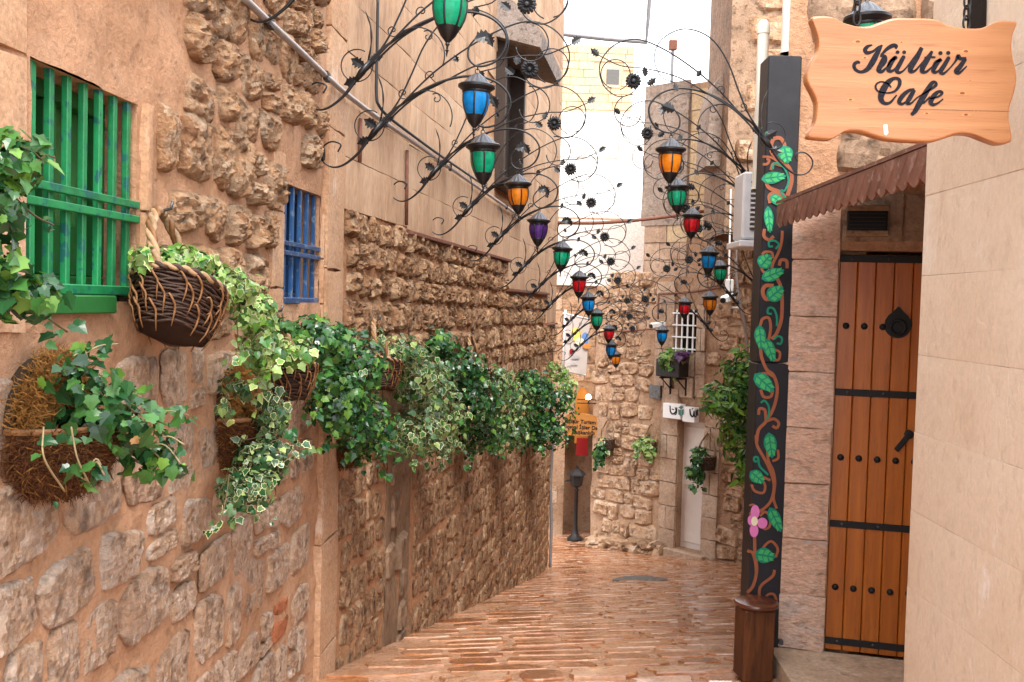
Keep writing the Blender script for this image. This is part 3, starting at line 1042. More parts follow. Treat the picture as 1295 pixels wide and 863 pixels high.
# dark shuttered window with a stone hood
p = MB()
wbox(WF, sw[0], sw[1], sw[2], sw[3], -.24, -.20, 0, p)
win = O('window', p.mesh('window', M['shutter_wood']), house_f, label='tall dark brown shuttered window under a stone hood')
inv = Matrix.Identity(4)
p = MB()
for (x0, x1) in ((sw[0] - .02, sw[0] + .06), (sw[1] - .06, sw[1] + .02)):
    wbox(WF, x0, x1, sw[2] - .03, sw[3], -.19, .10, .005, p)
wbox(WF, sw[0] + .061, sw[1] - .061, sw[2] - .05, sw[2] + .04, -.19, .12, .005, p)
sub('frame', p.mesh('frame', M['shutter_wood']), win, inv)
for k in range(3):
    p = MB()
    a = sw[0] + .07 + k * (sw[1] - sw[0] - .14) / 3
    wbox(WF, a, a + (sw[1] - sw[0] - .14) / 3 - .012, sw[2] + .05, sw[3] - .02, -.19, -.05 + .03 * (k % 2), .006, p)
    sub('shutter_leaf', p.mesh('shutter_leaf', M['shutter_wood']), win, inv)
p = MB()
sA, sB = sw[0] - .15, sw[1] + .25
prof = [(-.1, -.02), (.44, -.16), (.46, -.02), (.30, .16), (.10, .34), (-.1, .40)]
vs = []
for s in (sA, sB):
    for (o_, dh) in prof:
        vs.append(WF.pt(s, sw[3] + dh, o_))
n_ = len(prof)
p.add(vs, [tuple(range(n_)), tuple(range(2 * n_ - 1, n_ - 1, -1))] + [(i, i + n_, (i + 1) % n_ + n_, (i + 1) % n_) for i in range(n_)])
sub('hood', p.mesh('hood', M['hood']), win, inv)

# long service pipe running along both left houses, with cables
pm_ = MB()
pth = [WN.px(300, -10, .05), WN.px(370, 56, .05), WF.px(444, 124, .06), WF.px(520, 178, .06), WF.px(600, 234, .06), WF.px(662, 277, .06)]
pth = [V(q) for q in catmull(pth, 5)]
pm_.tube(pth, .0145, 8)
sp = root('service_pipe', pth[0], 'grey metal service pipe running high along the left wall', 'pipe')
O('pipe', pm_.mesh('pipe', M['pipe_grey'], True), sp)
for k in (3, 8, 13, 18, 23):
    q = pth[k]
    O('clamp', MB().box((-.012, -.05, -.022), (.012, .02, .022), Matrix.Translation(q), 0, .003).mesh('clamp', M['iron_matt']), sp)
for (xa, ya, yb, nm) in ((455, 150, 205, 'short'), (514, 190, 285, 'long')):
    a, b_ = WF.px(xa + 1, ya, .035), WF.px(xa, yb, .035)
    O('copper_pipe', MB().tube([a, b_], .011, 8).mesh('copper_pipe', M['rust'], True), None, None,
      ('%s rusty vertical pipe %s' % (nm, 'next to the pilaster below the service pipe' if nm == 'short' else 'dropping from the service pipe to the rusty ledge')), 'pipe')
# black conduit dropping down to the service pipe
q = [WF.px(478, -6, .05), WF.px(477, 60, .05), WF.px(476, 118, .05), WF.px(480, 135, .06), WF.px(494, 150, .07), WF.px(520, 170, .075), WF.px(560, 199, .075), WF.px(620, 240, .075)]
O('black_cable', MB().tube(catmull(q, 6), .0095, 6).mesh('black_cable', M['cable'], True), None, None, 'thick black cable dropping beside the brackets and along the pipe', 'cable')
# grey conduit at the far end of the left wall
e0 = WF.pt(WF.len - .04, ground(*WEND) - .02, .05)
e1 = WF.px(699, 545, .06)
e1 = WF.pt(WF.len - .04, e1.z, .05)
O('conduit', MB().tube(catmull([e1 + V((.02, 0, .15)), e1, e1.lerp(e0, .35) + V((-.03, 0, 0)), e1.lerp(e0, .7), e0], 6), .022, 8).mesh('conduit', M['conduit'], True), None, None, 'grey conduit standing up the far corner of the left wall', 'conduit')

# ================================================================ NEAR RIGHT HOUSE
house_r = root('stone_house', WR.pt(2.0, -1.6), 'smooth cream ashlar corner house, foreground right', 'house')
p = MB()
wbox(WR, 1.75, 3.0, -2.4, 1.6, -2.2, -.012, 0, p)
O('wall', p.mesh('wall', M['right_ashlar']), house_r)
RB = [block_proto('ashlar_block', M['right_ashlar'], .003, .0025, 40 + i) for i in range(6)]
ri = []
hs = [WR.hit(1172, yy)[1] for yy in (-120, 40, 142, 249, 349, 450, 550, 653, 756, 863, 990)]
rq = random.Random(8)
for k in range(len(hs) - 1):
    cuts = [3.0]
    cuts += [3.0 - rq.uniform(.55, .85), 1.75] if k % 2 else [1.75]
    for a, b_ in zip(cuts[1:], cuts[:-1]):
        ri.append(((a + b_) / 2, (hs[k] + hs[k + 1]) / 2, b_ - a, abs(hs[k] - hs[k + 1])))
blocks(WR, house_r, ri, RB, .05, .010, .0010, seed=5, name='ashlar_block', jit=.0016)
# return face of the corner, so the reveal towards the recess is solid
# dark hole where the sign's chain hangs
hp, hh_ = WR.hit(1245, 12)
O('hole', MB().prism([(-.045, -.10), (.05, -.04), (.055, .10), (-.035, .10)], 0, .012, WR.mw(hp, hh_, .012)).mesh('hole', M['dark_hole']), house_r)

# ================================================================ CAFE DOOR WALL
house_c = root('cafe_house', WD.pt(.6, -1.7), 'cafe front of worn pink stone set back under the awning', 'house')
dl, dr = WD.hit(1053, 560)[0], WD.hit(1053, 560)[0] + .86
dtop, dbot = WD.hit(1060, 322)[1], WD.hit(1047, 824)[1]
O('wall', wall_sheet(WD, 0.0, 2.0, lambda s: -2.0, 1.95, .06, M['mortar'], .008, [(dl, dr, dbot - .03, dtop + .02)], seed=5, thick=.5, reveal=.12), house_c)
PS = [block_proto('stone', M['pink_stone'], .02, .012, 60 + i) for i in range(6)]
st = courses(.005, dl - .005, dbot, dtop + .25, .27, .9, 12)
blocks(WD, house_c, st, PS, .06, .022, .005, seed=6, name='stone', jit=.003, tilt=.012)
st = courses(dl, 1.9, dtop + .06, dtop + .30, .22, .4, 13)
blocks(WD, house_c, st, [block_proto('stone', M['brown_stone'], .02, .012, 160 + i) for i in range(4)], .06, .018, .012, seed=7, name='stone', jit=.006)  # brown stone, picked darker to put the awning's deep shade into the colour
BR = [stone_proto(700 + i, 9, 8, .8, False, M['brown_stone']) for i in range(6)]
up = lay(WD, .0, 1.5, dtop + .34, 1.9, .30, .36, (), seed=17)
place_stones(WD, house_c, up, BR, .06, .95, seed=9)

O('added_shade_wall', MB().box((2.9, 2.99, -2.4), (3.2, 4.56, 1.3)).mesh('added_shade_wall', M['brown_stone']), house_c)  # unseen wall added to keep light out of the recess from the right
door = root('cafe_door', WD.pt((dl + dr) / 2, dbot), 'orange-brown plank door with black iron bands and studs', 'door')
npl = 10
pw = (dr - dl) / npl
for k in range(npl):
    p = MB()
    wbox(WD, dl + k * pw + .0015, dl + (k + 1) * pw - .0015, dbot + .004, dtop, -.055, -.02 + .0015 * (k % 2), .004, p)
    O('plank', p.mesh('plank', M['door_wood']), door)
p = MB()
wbox(WD, dl - .03, dl - .004, dbot, dtop + .03, -.07, -.01, .004, p)
O('door_frame', p.mesh('door_frame', M['door_wood']), door)
for yy, nm in ((327, 'iron_band'), (496, 'iron_band'), (663, 'iron_band'), (812, 'iron_band')):
    hc = WD.hit(1056, yy)[1]
    p = MB()
    wbox(WD, dl - .008, dr, hc - .017, hc + .017, -.019, -.012, .002, p)
    bnd = O('iron_band', p.mesh('iron_band', M['iron_dark']), door)
    for j in range(5):
        sx_ = dl + .06 + j * .17
        sub('rivet', MB().lathe([(.008, 0), (.006, .005), (0, .007)], 8, WD.mw(sx_, hc, -.013) @ Matrix.Rotation(-math.pi / 2, 4, 'X')).mesh('rivet', M['pewter'], True), bnd, Matrix.Identity(4))
    p = MB()
    wbox(WD, dl - .022, dl - .009, hc - .06, hc + .055, -.009, .0, .003, p)
    p.tube([WD.pt(dl - .012, hc - .07, -.004), WD.pt(dl - .012, hc + .07, -.004)], .006, 6)
    O('hinge', p.mesh('hinge', M['iron_dark']), door)
stud = MB().lathe([(.0165, 0), (.0165, .004), (.012, .012), (.005, .0165), (0, .017)], 12).mesh('stud', M['iron_dark'], True)
for yy in (412, 579, 744):
    hc = WD.hit(1060, yy)[1]
    for k in range(npl):
        if yy == 412 and k in (3, 4):
            continue
        O('stud', stud, door, WD.mw(dl + (k + .48) * pw, hc, -.019) @ Matrix.Rotation(-math.pi / 2, 4, 'X'))
kc, kh = WD.hit(1136, 412)
drop = [(.062 * math.sin(a) * (1 if math.cos(a) < .4 else 1 - .75 * (math.cos(a) - .4) / .6), .062 * math.cos(a) * (1 if math.cos(a) < 0 else 1.5)) for a in np.linspace(0, 2 * math.pi, 25)[:-1]]
kn = O('knocker', MB().prism(drop, 0, .008, WD.mw(kc, kh, -.019)).mesh('knocker_plate', M['iron_dark']), door)
rg = [WD.mw(kc, kh, -.002) @ V((.034 * math.cos(a), 0, .034 * math.sin(a) - .008)) for a in np.linspace(0, 2 * math.pi, 21)[:-1]]
sub('ring', MB().tube(rg, .008, 8, closed=True).mesh('ring', M['iron_dark'], True), kn, Matrix.Identity(4))
hc = WD.hit(1150, 550)
O('door_handle', MB().box((-.012, 0, -.10), (.012, .02, .012), WD.mw(hc[0], hc[1], -.018, tilt=-.6), 0, .004).lathe([(.022, 0), (.022, .018), (0, .022)], 12, WD.mw(hc[0], hc[1], -.019) @ Matrix.Rotation(-math.pi / 2, 4, 'X')).mesh('door_handle', M['iron_dark']), door)

# vent box over the door
a0, h0_ = WD.hit(1070, 299); a1, h1_ = WD.hit(1121, 263)
p = MB()
wbox(WD, a0, a1, h0_, h1_, .02, .09, .004, p)
vb = root('vent_box', WD.pt((a0 + a1) / 2, h0_), 'black louvred vent box on the wall above the cafe door', 'vent')
O('case', p.mesh('case', M['iron_dark']), vb)
for k in range(2):
    p = MB()
    hz = h0_ if k == 0 else h1_ - .02
    wbox(WD, a0 - .006, a1 + .006, hz - .004, hz + .022, .018, .104, .003, p)
    O('rail', p.mesh('rail', M['brown_stone']), vb)
for k in range(5):
    p = MB()
    hz = h0_ + .03 + k * (h1_ - h0_ - .05) / 5
    wbox(WD, a0 + .01, a1 - .01, hz, hz + .006, .091, .10, 0, p)
    O('slat', p.mesh('slat', M['iron_matt']), vb)

# stone step in front of the door
sx0 = 1.325
p = MB()
vs = []
topz = dbot - .002
plan = [(sx0 + .02, 4.962), (1.27, 3.04), (3.0, 3.04), (2.9, 4.56)]
for (x, y) in plan:
    vs.append(V((x, y, topz)))
for (x, y) in plan:
    vs.append(V((x - .01, y, -2.3)))
p.add(vs, [(3, 2, 1, 0), (0, 1, 5, 4), (1, 2, 6, 5), (2, 3, 7, 6), (3, 0, 4, 7)])
O('door_step', p.mesh('door_step', M['step']), None, None, 'pale worn stone step in front of the plank door', 'step')

# ================================================================ AWNING
aw = root('awning', (1.26, 4.0, .42), 'brown metal awning with scalloped valance over the cafe door', 'awning')
AY0, AY1, AX = 3.03, 4.80, 1.262
nst = 19
zf, zn = .39, .405      # bottom height far and near
for k in range(nst):
    y0 = AY1 - (AY1 - AY0) * k / nst
    y1 = AY1 - (AY1 - AY0) * (k + 1) / nst
    zt = .505 + .012 * k / nst
    zb = .415 + .01 * k / nst
    ol = []
    for j in range(9):
        t = j / 8
        ol.append((y0 + (y1 - y0) * t, zb - .024 * math.sin(math.pi * t)))
    ol += [(y1, zt), (y0, zt)]
    vs = [V((AX + (0.006 if 0 < i < 8 else 0), yy, zz)) for i, (yy, zz) in enumerate(ol)] + [V((AX + .012, yy, zz)) for (yy, zz) in ol]
    n_ = len(ol)
    O('valance_strip', MB().add(vs, [tuple(range(n_))[::-1], tuple(range(n_, 2 * n_))] + [(i, (i + 1) % n_, (i + 1) % n_ + n_, i + n_) for i in range(n_)]).mesh('valance_strip', M['awning']), aw)
p = MB()
p.add([V((AX - .004, AY1 + .01, .507)), V((AX - .004, AY0 - .0, .519)), V((3.3, AY0, 1.20)), V((3.3, 4.62, 1.20)),
       V((AX - .004, AY1 + .01, .521)), V((AX - .004, AY0, .533)), V((3.3, AY0, 1.215)), V((3.3, 4.62, 1.215))],
      [(0, 1, 2, 3), (7, 6, 5, 4), (0, 4, 5, 1), (1, 5, 6, 2), (2, 6, 7, 3), (3, 7, 4, 0)])
O('roof_sheet', p.mesh('roof_sheet', M['awning']), aw)  # lengthened out of view to the right to keep light off the door
O('front_beam', MB().box((AX + .05, AY0, .432), (AX + .10, AY1 - .03, .482), None, 0, .006).mesh('front_beam', M['awning_wood']), aw)
for k in range(4):
    yy = AY0 + .15 + k * .47
    O('rafter', MB().box((0, -.02, 0), (1.36, .02, .04), Matrix.Translation((AX + .081, yy, .445)) @ Matrix.Rotation(-.335, 4, 'Y'), 0, .004).mesh('rafter', M['awning_wood']), aw)

# ================================================================ PAINTED POST
PY = 4.93
WP = Wall((.5, PY), (2.2, PY), 1)
pw0, pw1 = WP.hit(966, 400)[0] - .0, WP.hit(1003, 400)[0]
px0, px1 = WP.hit(955, 600)[0] - .012, WP.hit(992, 600)[0]
X0, X1 = .5 + px0, .5 + px1 + .008
ptop = WP.hit(985, 70)[1]
gz = ground(1.25, 4.93)
post = root('painted_post', ((X0 + X1) / 2, PY + .09, gz), 'tall black square post painted with orange vines and green leaves', 'post')
mid_ = WP.hit(960, 459)[1]
O('shaft', MB().box((X0, PY, gz - .05), (X1, PY + .17, mid_ - .001), None, 0, .006).mesh('shaft', M['post']), post)
O('shaft', MB().box((X0 + .001, PY + .001, mid_ + .001), (X1, PY + .17, ptop), None, 0, .006).mesh('shaft', M['post']), post)

def ribbon2(pts, wd, wall, off, mbx, mi=0, k=5):
    """flat painted ribbon on a wall through px points (x, y[, w]) ; wd in px"""
    P = catmull([(q[0], q[1], q[2] if len(q) > 2 else wd) for q in pts], k)
    L, R_ = [], []
    for i in range(len(P)):
        a = P[max(0, i - 1)][:2]; b_ = P[min(len(P) - 1, i + 1)][:2]
        d = np.array(b_) - np.array(a)
        d = d / (np.linalg.norm(d) + 1e-9)
        nrm = np.array((-d[1], d[0]))
        hw = P[i][2] / 2
        L.append(P[i][:2] + nrm * hw)
        R_.append(P[i][:2] - nrm * hw)
    vs = []
    for q in L + R_:
        s, h = wall.hit(q[0], q[1])
        vs.append(wall.pt(s, h, off))
    n_ = len(L)
    fs = [(i, i + 1, n_ + i + 1, n_ + i) for i in range(n_ - 1)]
    mbx.add(vs, fs, mi)

def leaf_px(cx, cy, ln, wd, ang, wall, off, parent):
    """painted leaf: dark body, lighter blades between the veins"""
    a = math.radians(ang)
    dx, dy = math.cos(a), math.sin(a)
    def P(u, v, o_):
        s, h = wall.hit(cx + dx * u - dy * v, cy + dy * u + dx * v)
        return wall.pt(s, h, o_)
    body = [(-.5 + t, .5 * math.sin(math.pi * t ** .8) ** .8) for t in np.linspace(0, 1, 10)]
    ol = [(u * ln, v * wd) for u, v in body] + [(u * ln, -v * wd) for u, v in body[-2:0:-1]]
    bl = MB().add([P(u, v, off) for u, v in ol], [tuple(range(len(ol)))], 0)
    for sgn in (1, -1):
        for (u0, u1) in ((-.36, -.14), (-.10, .12), (.16, .36)):
            um = (u0 + u1) / 2
            w0 = .5 * math.sin(math.pi * (um + .5) ** .8) ** .8
            q = [(u0, .06), (u1 - .02, .06), (u1 + .07, w0 * .72), (u0 + .09, w0 * .80)]
            bl.add([P(u * ln, sgn * v * wd, off + .0012) for u, v in q], [(0, 1, 2, 3)], 1)
    O('painted_leaf', bl.mesh('painted_leaf', [M['vine_green'], M['vine_light']]), parent)

def zA(x, y): return (940 + x / 4.315, 160 + y / 4.315)
def zB(x, y): return (940 + x / 3.925, 340 + y / 3.925)
def zC(x, y): return (930 + x / 3.75, 550 + y / 3.75)
vm = MB()
VK = [0]
VOFF = .003
def vine(zf_, pts, wd, mi=0):
    VK[0] += 1
    ribbon2([zf_(*q) for q in pts], wd * .82, WP, VOFF + VK[0] * .00005 + (.0006 if mi else 0), vm, mi)
vine(zA, [(150, 105), (165, 70), (200, 65), (222, 95), (225, 130)], 6)
vine(zA, [(150, 105), (160, 150), (215, 190), (255, 240), (262, 300), (240, 380)], 6.5)
vine(zA, [(103, 165), (150, 170), (200, 200)], 3.5)
vine(zA, [(105, 208), (130, 205), (140, 185), (125, 178)], 4)
vine(zA, [(150, 240), (165, 205), (210, 215)], 5)
vine(zA, [(120, 290), (140, 335), (200, 360), (235, 400)], 6)
vine(zA, [(145, 420), (140, 380), (170, 360), (205, 375), (212, 400)], 5)
vine(zA, [(115, 560), (112, 600), (140, 620), (165, 600)], 5)
vine(zA, [(212, 570), (208, 630), (190, 690), (160, 750), (155, 790)], 4.5)
vine(zA, [(100, 700), (120, 685), (155, 690), (160, 720)], 4)
vine(zA, [(195, 760), (205, 730), (235, 735), (238, 775)], 5)
vine(zA, [(95, 760), (110, 795), (150, 800)], 4)
vine(zB, [(120, 5), (160, 40), (185, 90), (192, 160), (188, 250), (165, 320), (140, 350)], 5.5)
vine(zB, [(150, 85), (110, 85), (95, 115), (110, 150), (135, 150)], 6)
vine(zB, [(82, 285), (95, 250), (125, 245), (135, 290), (125, 350), (105, 385)], 4.5)
vine(zB, [(85, 395), (90, 440), (115, 500), (150, 530), (168, 600), (150, 690), (110, 760), (75, 800), (65, 863)], 5)
vine(zB, [(150, 400), (180, 415), (175, 450), (145, 455)], 4)
vine(zB, [(90, 520), (120, 520), (155, 540)], 4)
vine(zB, [(85, 600), (100, 635), (135, 635), (145, 605)], 4.5)
vine(zB, [(75, 725), (80, 695), (105, 700), (110, 730), (115, 755), (150, 745), (175, 765), (165, 790), (143, 780)], 4.5)
vine(zC, [(97, 0), (102, 50), (135, 110), (160, 160), (180, 220), (180, 270), (160, 325), (110, 365), (65, 375)], 4.5)
vine(zC, [(150, 60), (155, 120), (178, 170), (187, 230), (180, 300), (195, 350)], 4)
vine(zC, [(200, 70), (202, 110), (175, 125)], 4)
vine(zC, [(75, 235), (90, 265), (130, 275), (140, 240), (120, 200), (165, 215)], 4)
vine(zC, [(115, 385), (140, 365), (165, 390), (160, 435), (135, 445), (130, 415), (150, 410)], 4)
vine(zC, [(65, 335), (85, 330), (95, 345)], 3)
vine(zC, [(90, 480), (92, 560), (100, 640), (85, 710), (55, 750)], 5)
vine(zC, [(55, 550), (80, 560), (95, 610), (98, 660)], 4.5)
vine(zC, [(110, 590), (135, 530), (170, 505), (200, 540), (190, 580)], 4)
vine(zC, [(185, 640), (175, 670), (125, 710), (112, 745), (120, 795)], 4.5)
vine(zC, [(140, 795), (150, 760), (180, 755), (195, 785)], 4)
for zf_, pts in ((zA, [(120, 55), (125, 35), (150, 32), (155, 55), (140, 62)]), (zA, [(160, 235), (165, 205), (195, 205), (230, 240), (245, 300), (225, 350), (205, 350), (215, 375), (235, 395)]),
                 (zA, [(160, 655), (140, 655), (140, 630), (170, 625), (192, 645), (175, 670)]), (zB, [(140, 225), (120, 220), (125, 195), (150, 200), (165, 240), (165, 285)]),
                 (zB, [(150, 350), (170, 335), (190, 345), (185, 372), (165, 370)]), (zB, [(85, 665), (105, 655), (125, 685), (125, 720), (115, 750)]),
                 (zC, [(105, 125), (90, 125), (88, 108), (105, 108), (115, 150), (155, 190)])):
    vine(zf_, pts, 3.2, 1)
O('painted_vine', vm.mesh('painted_vine', [M['vine_orange'], M['vine_green']]), post)
for (zf_, x, y_, l, w_, an, k) in ((zA, 230, 155, 100, 84, 75, 4.315), (zA, 165, 280, 140, 66, -8, 4.315), (zA, 185, 405, 95, 55, 35, 4.315), (zA, 138, 510, 150, 52, 85, 4.315), (zA, 118, 735, 90, 84, -50, 4.315),
                                  (zA, 160, 808, 135, 70, -22, 4.315), (zB, 158, 122, 100, 80, -40, 3.925), (zB, 83, 342, 125, 58, 85, 3.925), (zB, 130, 405, 125, 58, 70, 3.925), (zB, 102, 565, 130, 74, 42, 3.925),
                                  (zC, 165, 50, 125, 62, 82, 3.75), (zC, 102, 200, 85, 62, 40, 3.75), (zC, 188, 402, 130, 58, 65, 3.75), (zC, 140, 572, 100, 74, 10, 3.75)):
    c = zf_(x, y_)
    leaf_px(c[0], c[1], l / k, w_ / k, an, WP, VOFF + .003 + .00008 * (x % 7), post)
fl = MB()
fc = zC(92, 408)
def petal(dx, dy, rx, ry, mi, o_):
    q = [(fc[0] + dx + rx * math.cos(a), fc[1] + dy + ry * math.sin(a)) for a in np.linspace(0, 2 * math.pi, 17)[:-1]]
    fl.add([WP.pt(*WP.hit(*t), o_) for t in q], [tuple(range(16))], mi)
for i, (dx, dy, rx, ry) in enumerate(((0, -11.5, 5.6, 9), (-5.5, -1, 4.0, 6.5), (9, 2.5, 6.5, 7), (-1.5, 12, 5.6, 8.5))):
    petal(dx, dy, rx, ry, 0, VOFF + .0046 + .0004 * i)
petal(-1, 0, 4.2, 6, 1, VOFF + .0072)
O('painted_flower', fl.mesh('painted_flower', [M['vine_pink'], M['vine_cream']]), post)

# downpipes above and beside the post
for (xa, ya, xb, yb, r_, yy, nm, lab, cap) in ((1003, -30, 998, 68, .042, 5.02, 'downpipe', 'thick cream drainpipe rising out of the top of the painted post', False), (966, 36, 958, 240, .030, 5.25, 'downpipe', 'cream round-capped standpipe just left of the painted post', True)):
    a, b_ = at(xa, ya, yy), at(xb, yb, yy)
    a = V((b_.x, yy, a.z))
    dpz = root(nm, b_, lab, 'pipe')
    O('pipe', MB().tube([b_, a], r_, 16).mesh('pipe', M['cream_pipe'], True, 40), dpz)
    O('collar', MB().tube([b_, b_ + V((0, 0, .02))], r_ * 1.12, 16).mesh('collar', M['cream_pipe'], True, 40), dpz)
    if cap:
        O('cap', MB().lathe([(r_ * 1.12, -.03), (r_ * 1.12, .01), (r_ * .9, .03), (r_ * .5, .042), (0, .045)], 16, Matrix.Translation(a)).mesh('cap', M['cream_pipe'], True, 50), dpz)

# ================================================================ STOOL
sp_ = at(957, 859, 4.72)
gz = ground(sp_.x, 4.72) + .004
sp_.z = gz
st_h = at(957, 764, 4.72).z - gz
stool = root('stool', sp_, 'small dark brown wooden stool with rounded top below the painted post', 'stool')
bd = MB().box((-.076, -.02, 0), (.076, .13, st_h - .0285), Matrix.Translation(sp_) @ Matrix.Rotation(.12, 4, 'Z'), 0, .008)
O('body', bd.mesh('body', M['stool_wood']), stool)
O('seat', MB().lathe([(0, -.028), (.096, -.028), (.106, -.022), (.109, -.012), (.104, -.003), (.095, 0), (0, .002)], 28, Matrix.Translation((sp_.x, sp_.y + .06, sp_.z + st_h))).mesh('seat', M['stool_top'], True, 40), stool)
O('hinge', MB().box((.095, -.03, .19), (.115, .0, .215), Matrix.Translation(sp_), 0, .003).mesh('hinge', M['pewter']), stool)

# ================================================================ CAFE SIGN
SY = 2.24
WG = Wall((.4, SY), (1.4, SY), 1)
def zS(x, y): return (1010 + x / 4.54, y / 4.54)
OUT = [(75, 105), (100, 92), (190, 95), (250, 125), (330, 148), (400, 150), (460, 130), (540, 105), (620, 103), (780, 108), (860, 142), (960, 160), (1050, 160), (1100, 140), (1150, 118), (1250, 122), (1252, 150), (1235, 195), (1228, 260), (1235, 330), (1252, 400), (1256, 460), (1240, 540), (1215, 620), (1212, 690), (1225, 760), (1228, 800), (1210, 820), (1150, 828), (1080, 805), (1000, 775), (920, 770), (840, 795), (760, 815), (640, 812), (500, 800), (400, 770), (330, 755), (260, 760), (190, 800), (120, 798), (60, 790), (60, 760), (95, 700), (105, 600), (85, 540), (50, 470), (48, 420), (75, 350), (110, 290), (112, 220), (90, 150)]
ol = [WG.hit(*zS(*q)) for q in catmull(OUT, 3, True)]
cs_ = sum(q[0] for q in ol) / len(ol); ch_ = sum(q[1] for q in ol) / len(ol)
sign = root('cafe_sign', WG.pt(cs_, min(q[1] for q in ol), -.014), 'varnished pine board sign with scalloped edge reading Kültür Cafe', 'sign')
m = MB()
n_ = len(ol)
def inset(q, d):
    v_ = V((q[0] - cs_, q[1] - ch_))
    return (q[0] - v_.x / (abs(v_.x) + .10) * d * 1.1, q[1] - v_.y / (abs(v_.y) + .05) * d * 1.1)
rings = [(ol, -.028), (ol, -.005), ([inset(q, .003) for q in ol], -.001), ([inset(q, .006) for q in ol], 0)]
for q, o_ in rings:
    m.v += [tuple(WG.pt(s, h, o_)) for s, h in q]
for l in range(3):
    for i in range(n_):
        m.f.append((l * n_ + i, l * n_ + (i + 1) % n_, (l + 1) * n_ + (i + 1) % n_, (l + 1) * n_ + i)); m.m.append(1)
m.f.append(tuple(range(3 * n_, 4 * n_))); m.m.append(0)
m.f.append(tuple(range(n_ - 1, -1, -1))); m.m.append(1)
O('board', m.mesh('board', [M['sign_wood'], M['sign_edge']]), sign)
def zL(x, y): return (1065 + x / 7.618, 45 + y / 7.618)
STROKES = [
 [(290, 92, 7), (245, 108, 24), (220, 140, 32), (240, 168, 28), (295, 155, 18), (345, 118, 18), (385, 94, 9)],
 [(385, 94, 9), (360, 135, 26), (325, 195, 42), (290, 260, 46), (240, 328, 36), (180, 353, 22), (128, 330, 24), (114, 285, 26), (145, 258, 24), (172, 266, 14)],
 [(515, 130, 12), (522, 103, 24), (485, 100, 32), (430, 132, 26), (372, 192, 12)],
 [(365, 196, 12), (405, 205, 34), (400, 245, 52), (362, 305, 40), (352, 338, 36), (385, 348, 24), (432, 305, 10)],
 [(432, 305, 10), (465, 245, 18), (515, 218, 26), (500, 222, 30), (458, 290, 36), (445, 333, 32), (475, 345, 22), (520, 310, 12), (600, 196, 14)],
 [(595, 200, 28), (555, 275, 34), (525, 335, 34), (552, 360, 20), (605, 325, 10), (690, 218, 12), (768, 118, 16)],
 [(766, 118, 30), (715, 220, 40), (662, 308, 42), (660, 347, 32), (702, 340, 16), (765, 270, 10), (830, 190, 12)],
 [(866, 152, 20), (822, 230, 38), (776, 310, 40), (772, 348, 32), (812, 350, 18), (870, 300, 10)],
 [(792, 216, 13), (845, 210, 14), (898, 212, 12)],
 [(870, 300, 10), (900, 255, 18), (948, 238, 26), (932, 246, 28), (893, 305, 32), (875, 343, 30), (902, 356, 20), (950, 320, 12), (1032, 206, 14)],
 [(1028, 212, 28), (982, 290, 34), (948, 346, 36), (975, 368, 20), (1030, 322, 10), (1090, 250, 14), (1116, 200, 30), (1135, 224, 26), (1195, 222, 18)],
 [(1188, 225, 26), (1135, 300, 38), (1098, 346, 38), (1125, 364, 20), (1165, 330, 12), (1200, 296, 7)],
 [(472, 502, 8), (440, 468, 10), (380, 447, 9), (332, 467, 12), (322, 505, 13), (352, 542, 9), (430, 555, 9), (505, 538, 16), (550, 480, 26), (548, 428, 26), (500, 415, 24), (440, 455, 44), (392, 530, 54), (372, 605, 44), (402, 652, 28), (460, 648, 18), (524, 575, 9)],
 [(695, 520, 16), (640, 533, 24), (582, 582, 34), (548, 638, 32), (575, 662, 20), (625, 628, 12), (698, 528, 18)],
 [(694, 525, 28), (652, 600, 36), (625, 650, 30), (662, 655, 14), (725, 598, 9), (830, 535, 12), (900, 482, 24), (893, 452, 20), (862, 462, 30), (812, 540, 42), (752, 640, 46), (702, 728, 36), (665, 766, 22)],
 [(715, 662, 14), (785, 648, 14), (845, 592, 9)],
 [(845, 612, 9), (925, 590, 13), (962, 556, 20), (935, 540, 20), (890, 572, 34), (852, 638, 38), (875, 668, 24), (922, 652, 13), (972, 612, 7)],
]
lt = MB()
for i, s_ in enumerate(STROKES):
    P = [(*zL(x, y_), (w_ * 1.16 + 4) / 7.618) for x, y_, w_ in s_]
    ribbon2(P, 1, WG, .0008 + .00004 * i, lt, 0, 6)
for (x, y_, r_) in ((533, 162, 19), (597, 162, 19), (946, 171, 21), (1021, 169, 21)):
    c = zL(x, y_)
    lt.add([WG.pt(*WG.hit(c[0] + r_ / 7.618 * math.cos(a), c[1] + r_ * .9 / 7.618 * math.sin(a)), .001) for a in np.linspace(0, 2 * math.pi, 15)[:-1]], [tuple(range(14))])
O('lettering', lt.mesh('lettering', M['letter']), sign)
kn_ = MB()
rk = random.Random(4)
for (x, y_, r_) in ((340, 240, 14), (960, 296, 14), (940, 536, 15), (960, 660, 12), (380, 333, 9), (298, 573, 10), (590, 243, 6), (985, 462, 6), (735, 652, 9), (1018, 638, 6)):
    c = zS(x, y_)
    for (kk, mi, o_, el) in ((1.5, 1, .0004, 1.7), (.85, 0, .0007, 1.15)):
        kn_.add([WG.pt(*WG.hit(c[0] + r_ * kk * el / 4.54 * math.cos(a), c[1] + r_ * kk * .62 / 4.54 * math.sin(a) * (1 + .15 * math.sin(3 * a))), o_) for a in np.linspace(0, 2 * math.pi, 13)[:-1]], [tuple(range(12))], mi)
kn_.add([WG.pt(*WG.hit(*zS(x, y_)), .0006) for (x, y_) in ((487, 718), (508, 716), (514, 765), (502, 778), (490, 770))], [(0, 1, 2, 3, 4)], 2)
O('knots', kn_.mesh('knots', [M['knot'], M['knot_ring'], M['white_paint']]), sign, kind='stuff')
